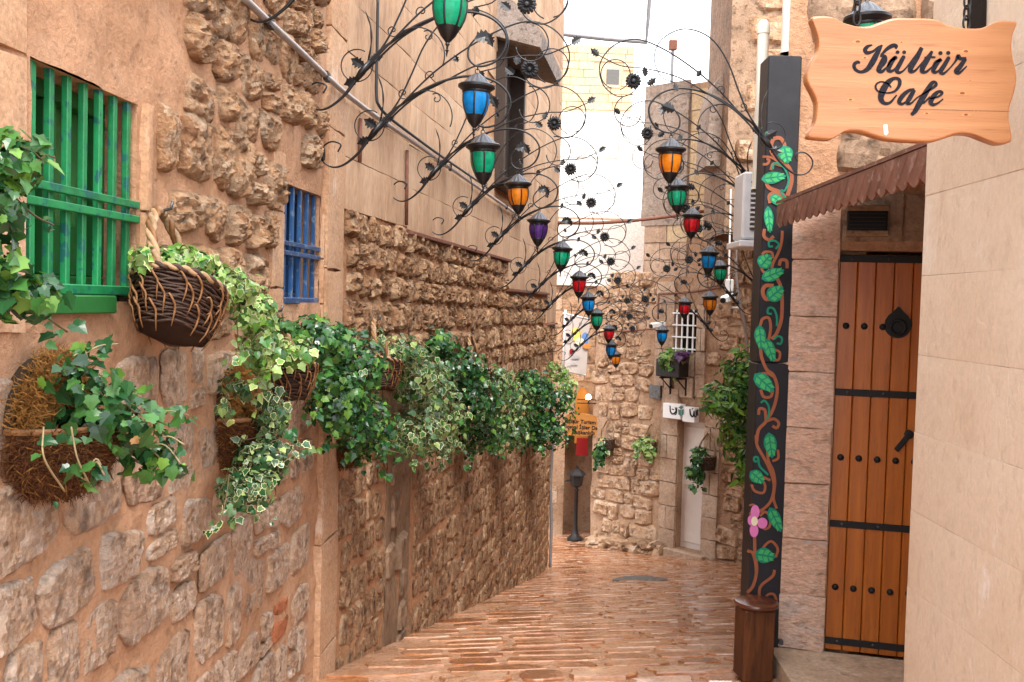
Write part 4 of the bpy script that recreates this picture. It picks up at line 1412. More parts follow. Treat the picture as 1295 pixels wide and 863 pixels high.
O('board_joint', (lambda q: (ribbon2([zS(345, 626), zS(640, 628), zS(1210, 641)], .5, WG, .0005, q), q)[1])(MB()).mesh('board_joint', M['knot']), sign)
ln_ = MB().tube([V((.009 * math.cos(a), 0, .016 * math.sin(a))) for a in np.linspace(0, 2 * math.pi, 15)[:-1]], .0028, 6, closed=True).mesh('link', M['iron_dark'], True)
for (xa, ya, lab) in ((345, 125, 'short black chain on the left end of the pine cafe sign'), (978, 150, 'black chain on the right end of the pine cafe sign')):
    c0 = WG.pt(*WG.hit(*zS(xa, ya)), -.013)
    chn = root('sign_chain', c0, lab, 'chain')
    for k in range(14):
        O('link', ln_, chn, Matrix.Translation(c0 + V((0, 0, .01 + k * .0235))) @ Matrix.Rotation(math.pi / 2 * (k % 2) + .3, 4, 'Z'))
# the bracket arm above the frame that the chains hang from
arm_z = c0.z + .01 + 14 * .0235
aa = V((WG.pt(.0, 0).x + .05, SY + .013, arm_z)); ab = WR.pt(SY + .01, arm_z, -.02)
O('iron_rod', MB().tube([V((.55, SY + .013, arm_z)), ab], .011, 8).mesh('iron_rod', M['iron_dark'], True), None, None, 'black iron arm carrying the pine cafe sign', 'bracket')

# ================================================================ LANTERNS AND IRON BRACKETS
def make_lantern_meshes():
    ms = {}
    fl_ = lambda an, z: 1 + .13 * abs(math.sin(an * 7)) * min(1, -z / .02)
    cap = MB().lathe([(.0, 0), (.010, -.001), (.016, -.006), (.030, -.018), (.044, -.032), (.056, -.047), (.060, -.052)], 84, flute=fl_)
    ms['cap'] = cap.mesh('cap', M['pewter'], True)
    ms['brim'] = MB().lathe([(.060, -.050), (.078, -.052), (.084, -.057), (.084, -.066), (.076, -.072), (.068, -.078), (.062, -.082), (.0, -.078)], 24).mesh('brim', M['iron'], True, 40)
    prof = [(.060, -.082), (.062, -.105), (.061, -.13), (.056, -.155), (.047, -.178), (.040, -.192)]
    ms['prof'] = prof
    ribs = MB()
    for k in range(6):
        a = math.pi / 3 * k + .26
        ribs.tube([(r * 1.015 * math.cos(a), r * 1.015 * math.sin(a), z) for r, z in prof], .0042, 5)
    ribs.lathe([(.0635, -.080), (.065, -.088), (.0615, -.092)], 24)
    ms['ribs'] = ribs.mesh('ribs', M['iron'], True)
    ms['base'] = MB().lathe([(.041, -.186), (.044, -.190), (.040, -.200), (.028, -.222), (.014, -.238), (.007, -.246), (.009, -.252), (.0045, -.258), (.004, -.270), (.0075, -.274), (.004, -.279), (.0015, -.296), (0, -.298)], 16).mesh('base', M['iron'], True, 40)
    hk = MB().tube([(.010 * math.cos(a), 0, .006 + .012 * math.sin(a)) for a in np.linspace(0, 2 * math.pi, 13)[:-1]], .0022, 5, closed=True)
    hk.tube([(0, .007 * math.cos(a), .026 + .013 * math.sin(a)) for a in np.linspace(0, 2 * math.pi, 13)[:-1]], .0022, 5, closed=True)
    ms['hook'] = hk.mesh('hook', M['iron'], True)
    return ms
LM = make_lantern_meshes()
PANE = {}
for cn, gmx in GLASS.items():
    p = MB()
    prof = LM['prof']
    vs, fs = [], []
    na = 5
    for (r, z) in prof:
        for k in range(na):
            a = math.pi / 3 * k / (na - 1)
            vs.append((r * .985 * math.cos(a), r * .985 * math.sin(a), z))
    for i in range(len(prof) - 1):
        for k in range(na - 1):
            b_ = i * na + k
            fs.append((b_, b_ + na, b_ + na + 1, b_ + 1))
    PANE[cn] = p.add(vs, fs).mesh('glass_pane', gmx, True)

def lantern(pos, color, k, label, rot=0.0, group='coloured lanterns'):
    t = O('lantern', None, None, Matrix.Translation(pos) @ Matrix.Rotation(.05 * math.sin(rot * 7 + 1), 4, 'Y') @ Matrix.Rotation(rot, 4, 'Z') @ Matrix.Diagonal((k, k, k, 1)), label, 'lantern', group)
    for nm in ('cap', 'brim', 'ribs', 'base', 'hook'):
        O(nm, LM[nm], t)
    for j in range(6):
        O('glass_pane', PANE[color], t, Matrix.Rotation(math.pi / 3 * j + .26, 4, 'Z'))
    return t

# bracket: designed in the plane x (outwards), z (up); y is its thickness. the wall is at x = 0
UH, VH = .79, .203      # where the lantern hangs
def arc(cx, cz, r, a0, a1, n=24, r1=None):
    r1 = r if r1 is None else r1
    return [(cx + (r + (r1 - r) * i / n) * math.cos(math.radians(a0 + (a1 - a0) * i / n)), (cz + (r + (r1 - r) * i / n) * math.sin(math.radians(a0 + (a1 - a0) * i / n)))) for i in range(n + 1)]
def to3(pts, y=0.0, k=0):
    q = catmull(pts, k) if k else pts
    return [V((p_[0], y, p_[1])) for p_ in q]
def acanthus(seed):
    """small cut iron leaf, unit length along +x, curling out of its plane"""
    rnd = random.Random(seed)
    ol = [(0, .05), (.12, .16), (.22, .34), (.30, .22), (.42, .42), (.52, .24), (.66, .34), (.74, .16), (1, 0), (.74, -.14), (.62, -.30), (.5, -.2), (.38, -.36), (.28, -.18), (.16, -.26), (0, -.05)]
    f = lambda x, y: .22 * x * x - .35 * y * y
    vs = [(x, f(x, y) + .018, y) for x, y in ol] + [(x, f(x, y) - .018, y) for x, y in ol] + [(.4, f(.4, 0) + .06, 0), (.4, f(.4, 0) + .02, 0)]
    n_ = len(ol)
    fs = []
    for i in range(n_):
        j = (i + 1) % n_
        fs += [(i, j, 2 * n_), (n_ + j, n_ + i, 2 * n_ + 1), (i, n_ + i, n_ + j, j)]
    return MB().add(vs, fs).mesh('iron_leaf', M['iron'])
LEAF_ME = acanthus(1)
def flower_mesh():
    m_ = MB()
    n_ = 14
    m_.lathe([(0, .012), (.4, .010), (.5, .0), (.4, -.01), (0, -.012)], 14, Matrix.Rotation(math.pi / 2, 4, 'X'))
    for k in range(n_):
        a = 2 * math.pi * k / n_
        R_ = Matrix.Rotation(a, 4, 'Y')
        for sgn in (1, -1):
            vs = [R_ @ V(q) for q in ((.25, .05 * sgn, 0), (.62, .20 * sgn, .17), (.95, .10 * sgn, .14), (1.0, .05 * sgn, 0), (.95, .10 * sgn, -.14), (.62, .20 * sgn, -.17), (.62, .30 * sgn, 0))]
            m_.add(vs, [(0, 1, 6), (1, 2, 6), (2, 3, 6), (3, 4, 6), (4, 5, 6), (5, 0, 6)])
    m_.lathe([(0, .34), (.2, .3), (.3, .16), (.3, -.16), (.2, -.3), (0, -.34)], 12, Matrix.Rotation(math.pi / 2, 4, 'X'))
    return m_.mesh('iron_flower', M['iron'])
FLOWER_ME = flower_mesh()

BR_PARTS = []
def bp(name, me, mw=None):
    BR_PARTS.append((name, me, mw))
stem = [(.085, .075), (.099, .110), (.051, .123), (.010, .095), (0, .061), (.02, .02), (.068, 0), (.123, .017), (.184, .068), (.225, .123), (.28, .198), (.341, .266), (.395, .307), (.464, .358), (.532, .395), (.613, .426), (.702, .443), (.78, .440), (.85, .415), (.90, .37), (.918, .32), (.90, .257), (.855, .216), (.79, .203), (.75, .235), (.748, .285), (.775, .325)]
sr = [.004] * 4 + [.005, .006, .007, .009, .011, .013, .013, .011] + [.010] * 5 + [.009] * 5 + [.008] * 3 + [.006] * 2
st3 = catmull([(a, b_, r_) for (a, b_), r_ in zip(stem, sr)], 5)
bp('stem', MB().tube([V((q[0], 0, q[1])) for q in st3], [max(.0042, q[2] * .62) for q in st3], 8).mesh('stem', M['iron'], True))
thin = [
 to3([(.24, .15), (.36, .30), (.43, .44), (.50, .60), (.60, .72), (.74, .76), (.86, .70), (.90, .60), (.86, .50), (.78, .47)], .012, 5),
 to3([(.26, .16), (.40, .31), (.54, .45), (.70, .57), (.86, .66), (1.00, .70), (1.12, .66), (1.19, .56), (1.17, .45), (1.09, .39), (1.01, .41), (.975, .47), (.985, .53)], -.012, 6),
 to3([(.27, .17), (.44, .33), (.60, .42), (.76, .50), (.94, .54), (1.08, .55), (1.20, .60)], .006, 5),
]
for i, q in enumerate(thin):
    bp('branch', MB().tube(q, [.005, .0045, .004, .0034, .003], 6).mesh('branch', M['iron'], True))
rings = [to3(arc(.235, .205, .073, 60, 400), .014), to3(arc(1.11, .50, .085, 250, -80, 26, .075), .014), to3(arc(.52, .24, .135, 150, -20, 22, .12), -.016),
         to3(arc(1.02, .30, .10, 100, -170, 24, .06), .0)]
for q in rings:
    bp('ring', MB().tube(q, .003, 6).mesh('ring', M['iron'], True))
for (cx, cz, an) in ((.53, .445, 40), (.56, .335, -60), (.40, .36, 100)):
    c, s = math.cos(math.radians(an)), math.sin(math.radians(an))
    q = arc(0, 0, .004, -200, 190, 18, .028)
    q = [(cx + x * c - z * s, cz + x * s + z * c) for x, z in q]
    bp('scroll', MB().tube(to3(q, .0), .003, 5).mesh('scroll', M['iron'], True))
for (cx, cz, r_) in ((1.005, .475, .044),):
    bp('iron_flower', FLOWER_ME, Matrix.Translation((cx, -.012, cz)) @ Matrix.Diagonal((r_, r_, r_, 1)))
for (cx, cz, ln, an) in ((.775, .325, .085, 15), (.83, .345, .06, -65), (.93, .455, .06, 140), (.94, .50, .055, 75), (.27, .20, .075, 150), (.30, .225, .06, 20), (.24, .14, .07, 200), (1.20, .60, .06, 35), (.66, .51, .045, 120), (.78, .47, .05, 250)):
    bp('iron_leaf', LEAF_ME, Matrix.Translation((cx, .0, cz)) @ Matrix.Rotation(-math.radians(an), 4, 'Y') @ Matrix.Diagonal((ln, ln, ln, 1)))
bp('collar', MB().tube([V((.235, 0, .135)), V((.262, 0, .172)), V((.30, 0, .222))], [.011, .018, .010], 8).mesh('collar', M['iron'], True))
def twig_leaves():
    m_ = MB()
    q = to3([(.285, .21), (.30, .30), (.295, .38), (.27, .45)], .01, 5)
    m_.tube(q, [.004, .006, .003, .006, .003, .005, .001], 6)
    return m_.mesh('spike', M['iron'])
bp('spike', twig_leaves())

def bracket(hang, out, k, label, group, mirror=False):
    """hang = world position of the hook; out = horizontal unit vector from wall to street"""
    out = V(out).normalized()
    yv = UP.cross(out)
    R_ = Matrix((out, yv, UP)).transposed().to_4x4()
    base = V(hang) - out * (UH * k) - UP * (VH * k)
    t = O('lantern_bracket', None, None, Matrix.Translation(base) @ R_ @ Matrix.Diagonal((k, k, k, 1)), label, 'bracket', group)
    for nm, me, mw in BR_PARTS:
        O(nm, me, t, mw)
    return t

def hang_left(px_, py_, k):
    w_ = WF if px_ > 590 else WN
    off = UH * k
    s, h = WF.hit(px_, py_, off)
    if s < 0:
        s, h = WN.hit(px_, py_, off)
        return WN.pt(s, h, off), WN
    return WF.pt(s, h, off), WF
LEFT = [(572, -42, 'green', 1.0, 'green lantern cut off by the top edge of the photo'), (604, 84, 'blue', 1.0, 'bright blue lantern, nearest whole lantern on the left wall'),
        (611, 161, 'green', 1.0, 'green lantern between the large blue and the orange lantern on the left'), (655, 214, 'orange', 1.0, 'orange lantern on the left wall above the purple one'),
        (682, 263, 'purple', 1.0, 'purple lantern, the only one of its colour'), (712, 300, 'green', 1.05, 'green lantern just below the purple one'),
        (733, 338, 'red', 1.08, 'red lantern on the left row next to the small green one below the purple'), (744, 365, 'blue', 1.08, 'small blue lantern between red and green ones on the left row'),
        (755, 386, 'green', 1.1, 'farthest green lantern of the left row'), (771, 407, 'red', 1.12, 'farthest red lantern of the left row'),
        (773.5, 427, 'blue', 1.15, 'tiny blue lantern next to last on the left row'), (779, 440, 'orange', 1.15, 'tiny orange lantern, last and farthest of the left row')]
ORD = ['first', 'second', 'third', 'fourth', 'fifth', 'sixth', 'seventh', 'eighth', 'ninth', 'tenth', 'eleventh', 'twelfth']
for i, (x, y_, cn, k, lab) in enumerate(LEFT):
    hp_, w_ = hang_left(x, y_, k)
    lantern(hp_ - UP * .03 * k, cn, k, lab, .2 * i)
    bracket(hp_, w_.n, k, 'black scrolled iron bracket, %s along the left wall, holding a %s lantern' % (ORD[i], cn), 'iron brackets on the left wall')
RIGHT = [(849, 168, 'orange', 4.82, .89, 'large orange lantern hanging left of the painted post', 'orange'), (856, 220, 'green', 6.9, 1.0, 'green lantern below the large orange one by the post', 'upper green'),
         (876, 258, 'red', 7.8, 1.0, 'red lantern below the green one by the post', 'upper red'), (898, 306, 'blue', 8.2, 1.0, 'blue lantern in front of the green one beside the post', 'upper blue'),
         (911, 325, 'green', 9.6, 1.0, 'green lantern half behind the blue one beside the post', 'lower green'), (898, 364, 'orange', 10.2, 1.05, 'small orange lantern beside the barred far window', 'small orange'),
         (867, 372, 'red', 11.4, 1.05, 'small red lantern in front of the white-barred window', 'small red'), (838, 408, 'blue', 12.8, 1.1, 'small blue lantern beside the white security camera', 'small blue')]
for i, (x, y_, cn, dd, k, lab, bn) in enumerate(RIGHT):
    hp_ = at(x, y_, dd)
    lantern(hp_ - UP * .03 * k, cn, k, lab, .3 + .25 * i)
    bracket(hp_, (-1, -.06, 0), k, 'black scrolled iron bracket, %s along the right side, holding the %s lantern' % (ORD[i], bn), 'iron brackets on the right side')
hp_ = at(1097, 2, 3.6)
lantern(hp_, 'green', 1.0, 'green lantern mostly hidden behind the pine cafe sign', .4)
O('lantern_hook', MB().tube([hp_ + V((0, 0, .04)), hp_ + V((0, .02, .25)), V((1.62, 4.90, hp_.z + .33))], .006, 6).mesh('lantern_hook', M['iron'], True), None, None, 'thin iron rod holding the lantern behind the cafe sign', 'hook')

# ================================================================ RIGHT WALL BEHIND THE POST, AND THE FAR FACADE
house_s = root('stone_house', WS.pt(2.5, -2.5), 'brown stone house behind the painted post', 'house')
O('wall', wall_sheet(WS, 0, WS.len, lambda s: -3.4, 2.2, .2, M['facade_mortar'], .03, seed=6, thick=.35), house_s)
O('wall', wall_sheet(WT, .02, WT.len, lambda s: -4.4, 2.0, .2, M['facade_mortar'], .03, seed=7, thick=.35), house_s)
place_stones(WS, house_s, lay(WS, 0, WS.len, -1.9, 2.1, .3, .4, (), seed=3), P_FAC, .05, seed=2)
place_stones(WT, house_s, lay(WT, 0, WT.len, -3.8, 1.9, .32, .45, (), seed=4), P_FAC, .05, seed=2)

house_x = root('stone_house', WX.pt(1.7, -4), 'rough stone house with a narrow pale door at the end of the alley', 'house')
def rx(x0, x1, y0, y1):
    a, b_ = WX.hit(x1, (y0 + y1) / 2)[0], WX.hit(x0, (y0 + y1) / 2)[0]
    m_ = (x0 + x1) / 2
    return a, b_, WX.hit(m_, y1)[1], WX.hit(m_, y0)[1]
d_r = rx(857, 889, 533, 697)
w_r = rx(856, 881, 392, 446)
sG, sM = 0, WX.hit(815, 300)[0]
topR, topL = WX.hit(840, 112)[1], WX.hit(785, 366)[1]
O('wall', wall_sheet(WX, 0, sM, lambda s: -4.6, topR, .09, M['facade_mortar'], .03, [d_r, w_r], seed=8, thick=1.2, reveal=.18), house_x)
O('wall', wall_sheet(WX, sM, WX.len, lambda s: -4.6, topL + .05, .09, M['facade_mortar'], .03, [], seed=9, thick=1.2), house_x)
hx_ = [(d_r[0] - .30, d_r[1] + .34, d_r[2] - .2, d_r[3] + .62), (w_r[0] - .2, w_r[1] + .4, w_r[2] - .75, w_r[3] + .5)]
fi = lay(WX, .02, WX.len, -4.35, topL + .2, .23, .29, hx_, seed=41)
fi += lay(WX, .02, WX.hit(895, 400)[0], topL + .2, WX.hit(900, 300)[1], .25, .3, hx_, seed=42)
place_stones(WX, house_x, fi, P_FAC, lambda s, h: .042, 1.08, seed=13, tilt=.12, key=lambda it: -it[2] * it[3])
DR = [block_proto('dressed_block', M['dressed'], .02, .01, 80 + i) for i in range(6)]
di = courses(d_r[0] - .30, d_r[0] - .01, d_r[2] - .1, d_r[3] + .3, .34, .3, 5) + courses(d_r[1] + .01, d_r[1] + .34, d_r[2] - .1, d_r[3] + .5, .36, .33, 6)
di += courses(w_r[1] + .03, w_r[1] + .4, w_r[2] - .7, w_r[3] + .45, .34, .38, 7) + courses(w_r[0] - .2, w_r[0] - .02, w_r[2] - .7, w_r[3] + .45, .34, .2, 8)
di += courses(w_r[0], w_r[1], w_r[2] - .72, w_r[2] - .05, .34, .3, 9)
blocks(WX, house_x, di, DR, .08, .045, .014, seed=14, name='dressed_block', jit=.01, tilt=.015)
OC = [block_proto('upper_block', M['ochre'], .014, .006, 90 + i) for i in range(5)]
ui = courses(WX.hit(935, 250)[0], WX.hit(872, 250)[0], WX.hit(900, 300)[1], topR - .1, .34, .5, 10, [])
blocks(WX, house_x, ui, OC, .06, .03, .01, seed=15, name='upper_block')
ui = courses(WX.hit(872, 250)[0], sM - .02, topL + .2, WX.hit(850, 285)[1], .3, .42, 12, [])
blocks(WX, house_x, ui, DR + OC, .06, .03, .012, seed=15, name='upper_block', jit=.012)
p = MB()
wbox(WX, WX.hit(870, 200)[0], sM + .04, WX.hit(850, 285)[1], topR + .05, .0, .06, .01, p)
O('grey_render', wall_sheet(WX, WX.hit(872, 200)[0], sM + .03, lambda s: WX.hit(850, 285)[1], topR + .06, .08, M['grey_render'], .03, o=.06, seed=3, thick=.05), house_x)
# door, threshold, window in the facade
p = MB()
wbox(WX, d_r[0], d_r[1], d_r[2], d_r[3], -.17, -.12, .005, p)
fd = O('door', p.mesh('door', M['door_white']), house_x, label='narrow pale pinkish metal door')
p = MB()
wbox(WX, d_r[0] + .05, d_r[1] - .05, d_r[2] + .1, d_r[2] + .95, -.118, -.105, .006, p)
wbox(WX, d_r[0] + .05, d_r[1] - .05, d_r[2] + 1.02, d_r[3] - .1, -.118, -.105, .006, p)
sub('door_panel', p.mesh('door_panel', M['door_white']), fd, Matrix.Identity(4))
p = MB()
wbox(WX, d_r[0] - .12, d_r[1] + .16, d_r[2] - .16, d_r[2] - .01, -.16, .14, .015, p)
O('threshold', p.mesh('threshold', M['dressed']), house_x)
for (x0, x1, y0, y1) in ((845, 868, 510, 528), (869, 885, 513, 531)):
    pass
p = MB()
wbox(WX, w_r[0], w_r[1], w_r[2], w_r[3], -.2, -.16, 0, p)
fw_ = O('window', p.mesh('window', M['dark_hole']), house_x, label='small window behind a white metal grille')
for k in range(4):
    p = MB()
    s = w_r[0] + (w_r[1] - w_r[0]) * (k + .3) / 3.6
    wbox(WX, s - .011, s + .011, w_r[2], w_r[3], .04, .06, 0, p)
    sub('bar', p.mesh('bar', M['white_paint']), fw_, Matrix.Identity(4))
for k in range(4):
    p = MB()
    h = w_r[2] + (w_r[3] - w_r[2]) * (k + .3) / 3.6
    wbox(WX, w_r[0] - .04, w_r[1] + .04, h - .011, h + .011, .061, .078, 0, p)
    sub('cross_bar', p.mesh('cross_bar', M['white_paint']), fw_, Matrix.Identity(4))
# stone ledge along the foot of the facade
lb = [block_proto('plinth_block', M['dressed'], .03, .02, 95 + i) for i in range(3)]
for it in courses(d_r[1] + .17, WX.len - .02, 0, .2, .2, .42, 44):
    gz_ = ground(*WX.pt(it[0], 0, .1).xy)
    O('plinth_stone', random.choice(P_FAC), house_x, WX.mw(it[0], gz_ + .05 + .05 * random.random(), .03, (it[2] * 1.05, .14 + .08 * random.random(), .26), random.uniform(-.08, .08)))
# cream round column high on the facade
c0 = WX.px(912, 292, .1); c1 = WX.px(914, 178, .1)
cc = root('cream_column', V((c0.x, c0.y, c0.z)), 'cream plastered half-round column high above the AC unit', 'column')
O('shaft', MB().lathe([(.20, 0), (.20, c1.z - c0.z - .1), (.17, c1.z - c0.z)], 20, Matrix.Translation(c0)).mesh('shaft', M['cream_render'], True, 40), cc)
O('base_ring', MB().lathe([(.0, -.06), (.24, -.06), (.24, .0), (.20, .03)], 20, Matrix.Translation(c0)).mesh('base_ring', M['cream_render'], True, 40), cc)

# rough tower right of the sky gap
tw = root('stone_tower', at(970, 300, 13.4), 'tall weathered stone tower rising behind the painted post', 'tower')
WTW = Wall((at(924, 60, 13.4).x, 13.4), (at(1110, 60, 13.4).x, 13.4), 1)
O('wall', wall_sheet(WTW, 0, WTW.len, lambda s: 1.0, 7.5, .12, M['brown_stone'], .05, seed=12, thick=1.5), tw)
place_stones(WTW, tw, [i for i in lay(WTW, .0, WTW.len, 1.9, 6.5, .42, .5, (), seed=51) if random.random() < .75], [stone_proto(800 + i, 8, 7, .6, True, M['facade']) for i in range(5)], .05, .97, seed=16)
# rough outcrop beside it
oc = MB()
po = [at(x, y_, 13.8) for x, y_ in ((893, 210), (896, 165), (899, 128), (905, 105), (915, 92), (926, 80), (940, 78), (940, 210))]
WO = Wall((0, 13.8), (5, 13.8), 1)
for yy in (0, .8):
    oc.v += [tuple(q + V((0, yy, 0))) for q in po]
n_ = len(po)
oc.f += [tuple(range(n_)), tuple(range(2 * n_ - 1, n_ - 1, -1))] + [(i, (i + 1) % n_, (i + 1) % n_ + n_, i + n_) for i in range(n_)]
oc.m = [0] * len(oc.f)
O('buttress', oc.mesh('buttress', M['grey_render']), tw)

# back house with the arch, plus houses up the hill
house_b = root('stone_house', (0.6, 18.3, -4.5), 'stone house with an arched doorway behind the end of the left wall', 'house')
def rb(x0, x1, y0, y1):
    m_ = (x0 + x1) / 2
    return WB.hit(x0, (y0 + y1) / 2)[0], WB.hit(x1, (y0 + y1) / 2)[0], WB.hit(m_, y1)[1], WB.hit(m_, y0)[1]
rec = rb(713, 752, 545, 686)
O('wall', wall_sheet(WB, 0, WB.len, lambda s: -4.9, WB.hit(770, 276)[1], .12, M['facade_mortar'], .02, [rec], seed=15, thick=.6, reveal=.7), house_b)
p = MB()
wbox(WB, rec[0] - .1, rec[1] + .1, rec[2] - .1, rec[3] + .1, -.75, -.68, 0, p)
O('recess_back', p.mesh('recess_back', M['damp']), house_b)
bi = courses(0.2, WB.len - .1, -4.7, WB.hit(770, 372)[1], .32, .5, 61, [(rec[0] - .02, rec[1] + .02, -9, rec[3] + .05), rb(722, 752, 485, 545)])
blocks(WB, house_b, bi, [block_proto('block', M['facade'], .02, .01, 110 + i) for i in range(5)], .06, .03, .012, seed=20, name='block', jit=.01)
rq_ = courses(rec[0] + .02, rec[1] - .02, rec[2], rec[3] - .02, .3, .35, 62)
p = MB()
pr = rb(735, 812, 283, 363)
wbox(WB, pr[0] - .6, pr[1] + .1, pr[2], pr[3] + .05, .0, .10, .01, p)
O('plaster_panel', p.mesh('plaster_panel', M['pale_plaster']), house_b)
# arched niche with its lamp; the panel's orange colour paints the lamp's glow
ar = rb(727, 744, 489, 560)
q = [(x * (ar[1] - ar[0]) / 2, z) for x, z in [(-1, 0), (1, 0), (1, (ar[3] - ar[2]) * .65)] + [(math.cos(a), (ar[3] - ar[2]) * (.65 + .35 * math.sin(a))) for a in np.linspace(.2, math.pi - .2, 9)] + [(-1, (ar[3] - ar[2]) * .65)]]
O('arch_panel', MB().prism(q, 0, .03, WB.mw((ar[0] + ar[1]) / 2, ar[2], .05)).mesh('arch_panel', M['orange_glow']), house_b)
lp_ = at(744, 503, 17.9)
wl = root('wall_lamp', lp_, 'small lit lamp beside the orange arch', 'lamp')
O('bulb', MB().lathe([(0, -.05), (.04, -.03), (.05, .01), (.03, .05), (0, .06)], 12, Matrix.Translation(lp_)).mesh('bulb', M['lit_bulb'], True), wl)
O('arm', MB().tube([lp_ + V((0, .01, -.05)), lp_ + V((.02, .05, -.12)), V((lp_.x + .02, 18.32, lp_.z - .12))], .012, 6).mesh('arm', M['iron']), wl)
p = MB()
rd = rb(728, 742, 552, 574)
wbox(WB, rd[0], rd[1], rd[2], rd[3], .20, .24, .004, p)
O('red_board', p.mesh('red_board', M['red_cloth']), None, None, 'small red board below the orange wooden sign', 'board')

# orange wooden office sign on its iron rod
sgp = at(741, 540, 17.0)
WO2 = Wall((0, 17.0), (4, 17.0), 1)
osn = root('wooden_sign', WO2.px(741, 552), 'orange wooden sign with three lines of text beyond the ivy', 'sign')
q = [WO2.hit(x, y_) for x, y_ in ((717, 525), (722, 524), (730, 526), (736, 523), (748, 525), (754, 527), (760, 525), (760, 538), (759.5, 550), (755, 552), (745, 551), (738, 552), (728, 551), (717, 551))]
m = MB()
m.v = [tuple(WO2.pt(s, h, 0)) for s, h in q] + [tuple(WO2.pt(s, h, -.04)) for s, h in q]
n_ = len(q)
m.f = [tuple(range(n_)), tuple(range(2 * n_ - 1, n_ - 1, -1))] + [(i, (i + 1) % n_, (i + 1) % n_ + n_, i + n_) for i in range(n_)]
m.m = [0] * len(m.f)
O('board', m.mesh('board', M['orange_sign']), osn)
def text_mesh(body, size, mat, mw, bold=0.0):
    cu = bpy.data.curves.new('lettering', 'FONT')
    cu.body = body
    cu.size = size
    cu.align_x = 'CENTER'
    cu.offset = bold
    cu.extrude = .002
    ob = bpy.data.objects.new('tmp', cu)
    COL.objects.link(ob)
    dg = bpy.context.evaluated_depsgraph_get()
    me = bpy.data.meshes.new_from_object(ob.evaluated_get(dg))
    bpy.data.objects.remove(ob)
    me.materials.clear()
    me.materials.append(mat)
    me.transform(mw)
    return me
for (tx, xx, yy, sz) in (('Kültür Turizm ve', 738, 536, .092), ('Sosyal İşler Daire', 738.5, 543, .092), ('Başkanlığı', 738, 549.5, .092)):
    c = WO2.px(xx, yy, .004)
    O('lettering', text_mesh(tx, sz, M['letter'], Matrix.Translation(c) @ Matrix.Rotation(math.pi / 2, 4, 'X') @ Matrix.Rotation(-.028, 4, 'Z'), .002), osn)
rod = [at(762, 491, 17.02), at(762, 540, 17.02)]
m = MB().tube(rod, .016, 6)
for yy in (506, 510.5):
    m.tube([at(730, yy - .5, 17.02), at(762, yy, 17.02)], .010, 6)
m.tube([at(762, 491, 17.02), V((at(762, 491, 17.02).x, 17.5, at(762, 491, 17.02).z))], .012, 6)
O('hanger', m.mesh('hanger', M['iron']), osn)

# lamp post
lpb = at(727, 682, 17.6)
lpb.z = ground(lpb.x, lpb.y)
k_ = 17.6 / F
lpo = root('lamp_post', lpb, 'short black lamp post at the corner beyond the left wall', 'lamp post')
O('pole', MB().lathe([(.14, 0), (.14, .05), (.09, .09), (.06, .14), (.045, .22), (.04, .30), (.035, .9), (.05, .92), (.03, .94), (.03, .97)], 14, Matrix.Translation(lpb)).mesh('pole', M['iron_matt'], True, 40), lpo)
lh = O('lantern_head', MB().lathe([(.05, .97), (.10, 1.0), (.13, 1.2), (.12, 1.205), (.09, 1.01), (.0, 1.0)], 6, Matrix.Translation(lpb)).mesh('lantern_head', M['iron_matt']), lpo)
sub('roof', MB().lathe([(.17, 1.19), (.16, 1.22), (.09, 1.28), (.03, 1.31), (.03, 1.35), (0, 1.37)], 6, Matrix.Translation(lpb)).mesh('roof', M['iron_matt']), lh, Matrix.Identity(4))
O('arm', MB().tube([lpb + V((-.20, 0, 1.08)), lpb + V((0, 0, 1.1))], .02, 6).mesh('arm', M['iron_matt']), lpo)

# banner with coloured print
bn = root('banner', at(728, 470, 16.2), 'translucent white banner with coloured circles hanging behind the ivy', 'banner')
WBN = Wall((0, 16.2), (4, 16.2), 1)
q = [WBN.px(x, y_) for x, y_ in ((714, 398), (746, 406), (741, 475), (713, 469))]
def bend(u, v):
    p_ = q[3].lerp(q[2], u).lerp(q[0].lerp(q[1], u), v)
    return p_ + V((0, -.03 * math.sin(u * 3.1), 0))
m = MB()
for j in range(9):
    for i in range(7):
        m.v.append(tuple(bend(i / 6, j / 8)))
for j in range(8):
    for i in range(6):
        a = j * 7 + i
        m.f.append((a, a + 1, a + 8, a + 7)); m.m.append(0)
O('sheet', m.mesh('sheet', M['banner'], True), bn)
O('rail', MB().tube([q[0] + V((-.03, 0, .02)), q[1] + V((.03, 0, .02))], .016, 6).tube([q[3], q[2]], .016, 6).mesh('rail', M['white_metal'], True), bn)
O('pole', MB().tube([WBN.px(715, 392), WBN.px(712, 472)], .02, 6).mesh('pole', M['white_metal'], True), bn)
for i, (x, y_, rxx, ryy, mt) in enumerate(((728, 423, 7, 8.5, 'print_yellow'), (720, 426, 5.5, 8, 'banner'), (740, 429, 4.5, 8.5, 'print_blue'), (733, 432, 6, 4.5, 'vine_cream'), (742, 438, 5, 3, 'print_orange'), (723, 445, 3, 4, 'red_cloth'), (728, 452, 6, 2.0, 'print_grey'), (724, 460, 8, 1.5, 'print_grey'))):
    O('print', MB().add([WBN.px(x + rxx * math.cos(a), y_ + ryy * math.sin(a), .04 + .003 * i) for a in np.linspace(0, 2 * math.pi, 15)[:-1]], [tuple(range(14))]).mesh('print', M[mt]), bn)

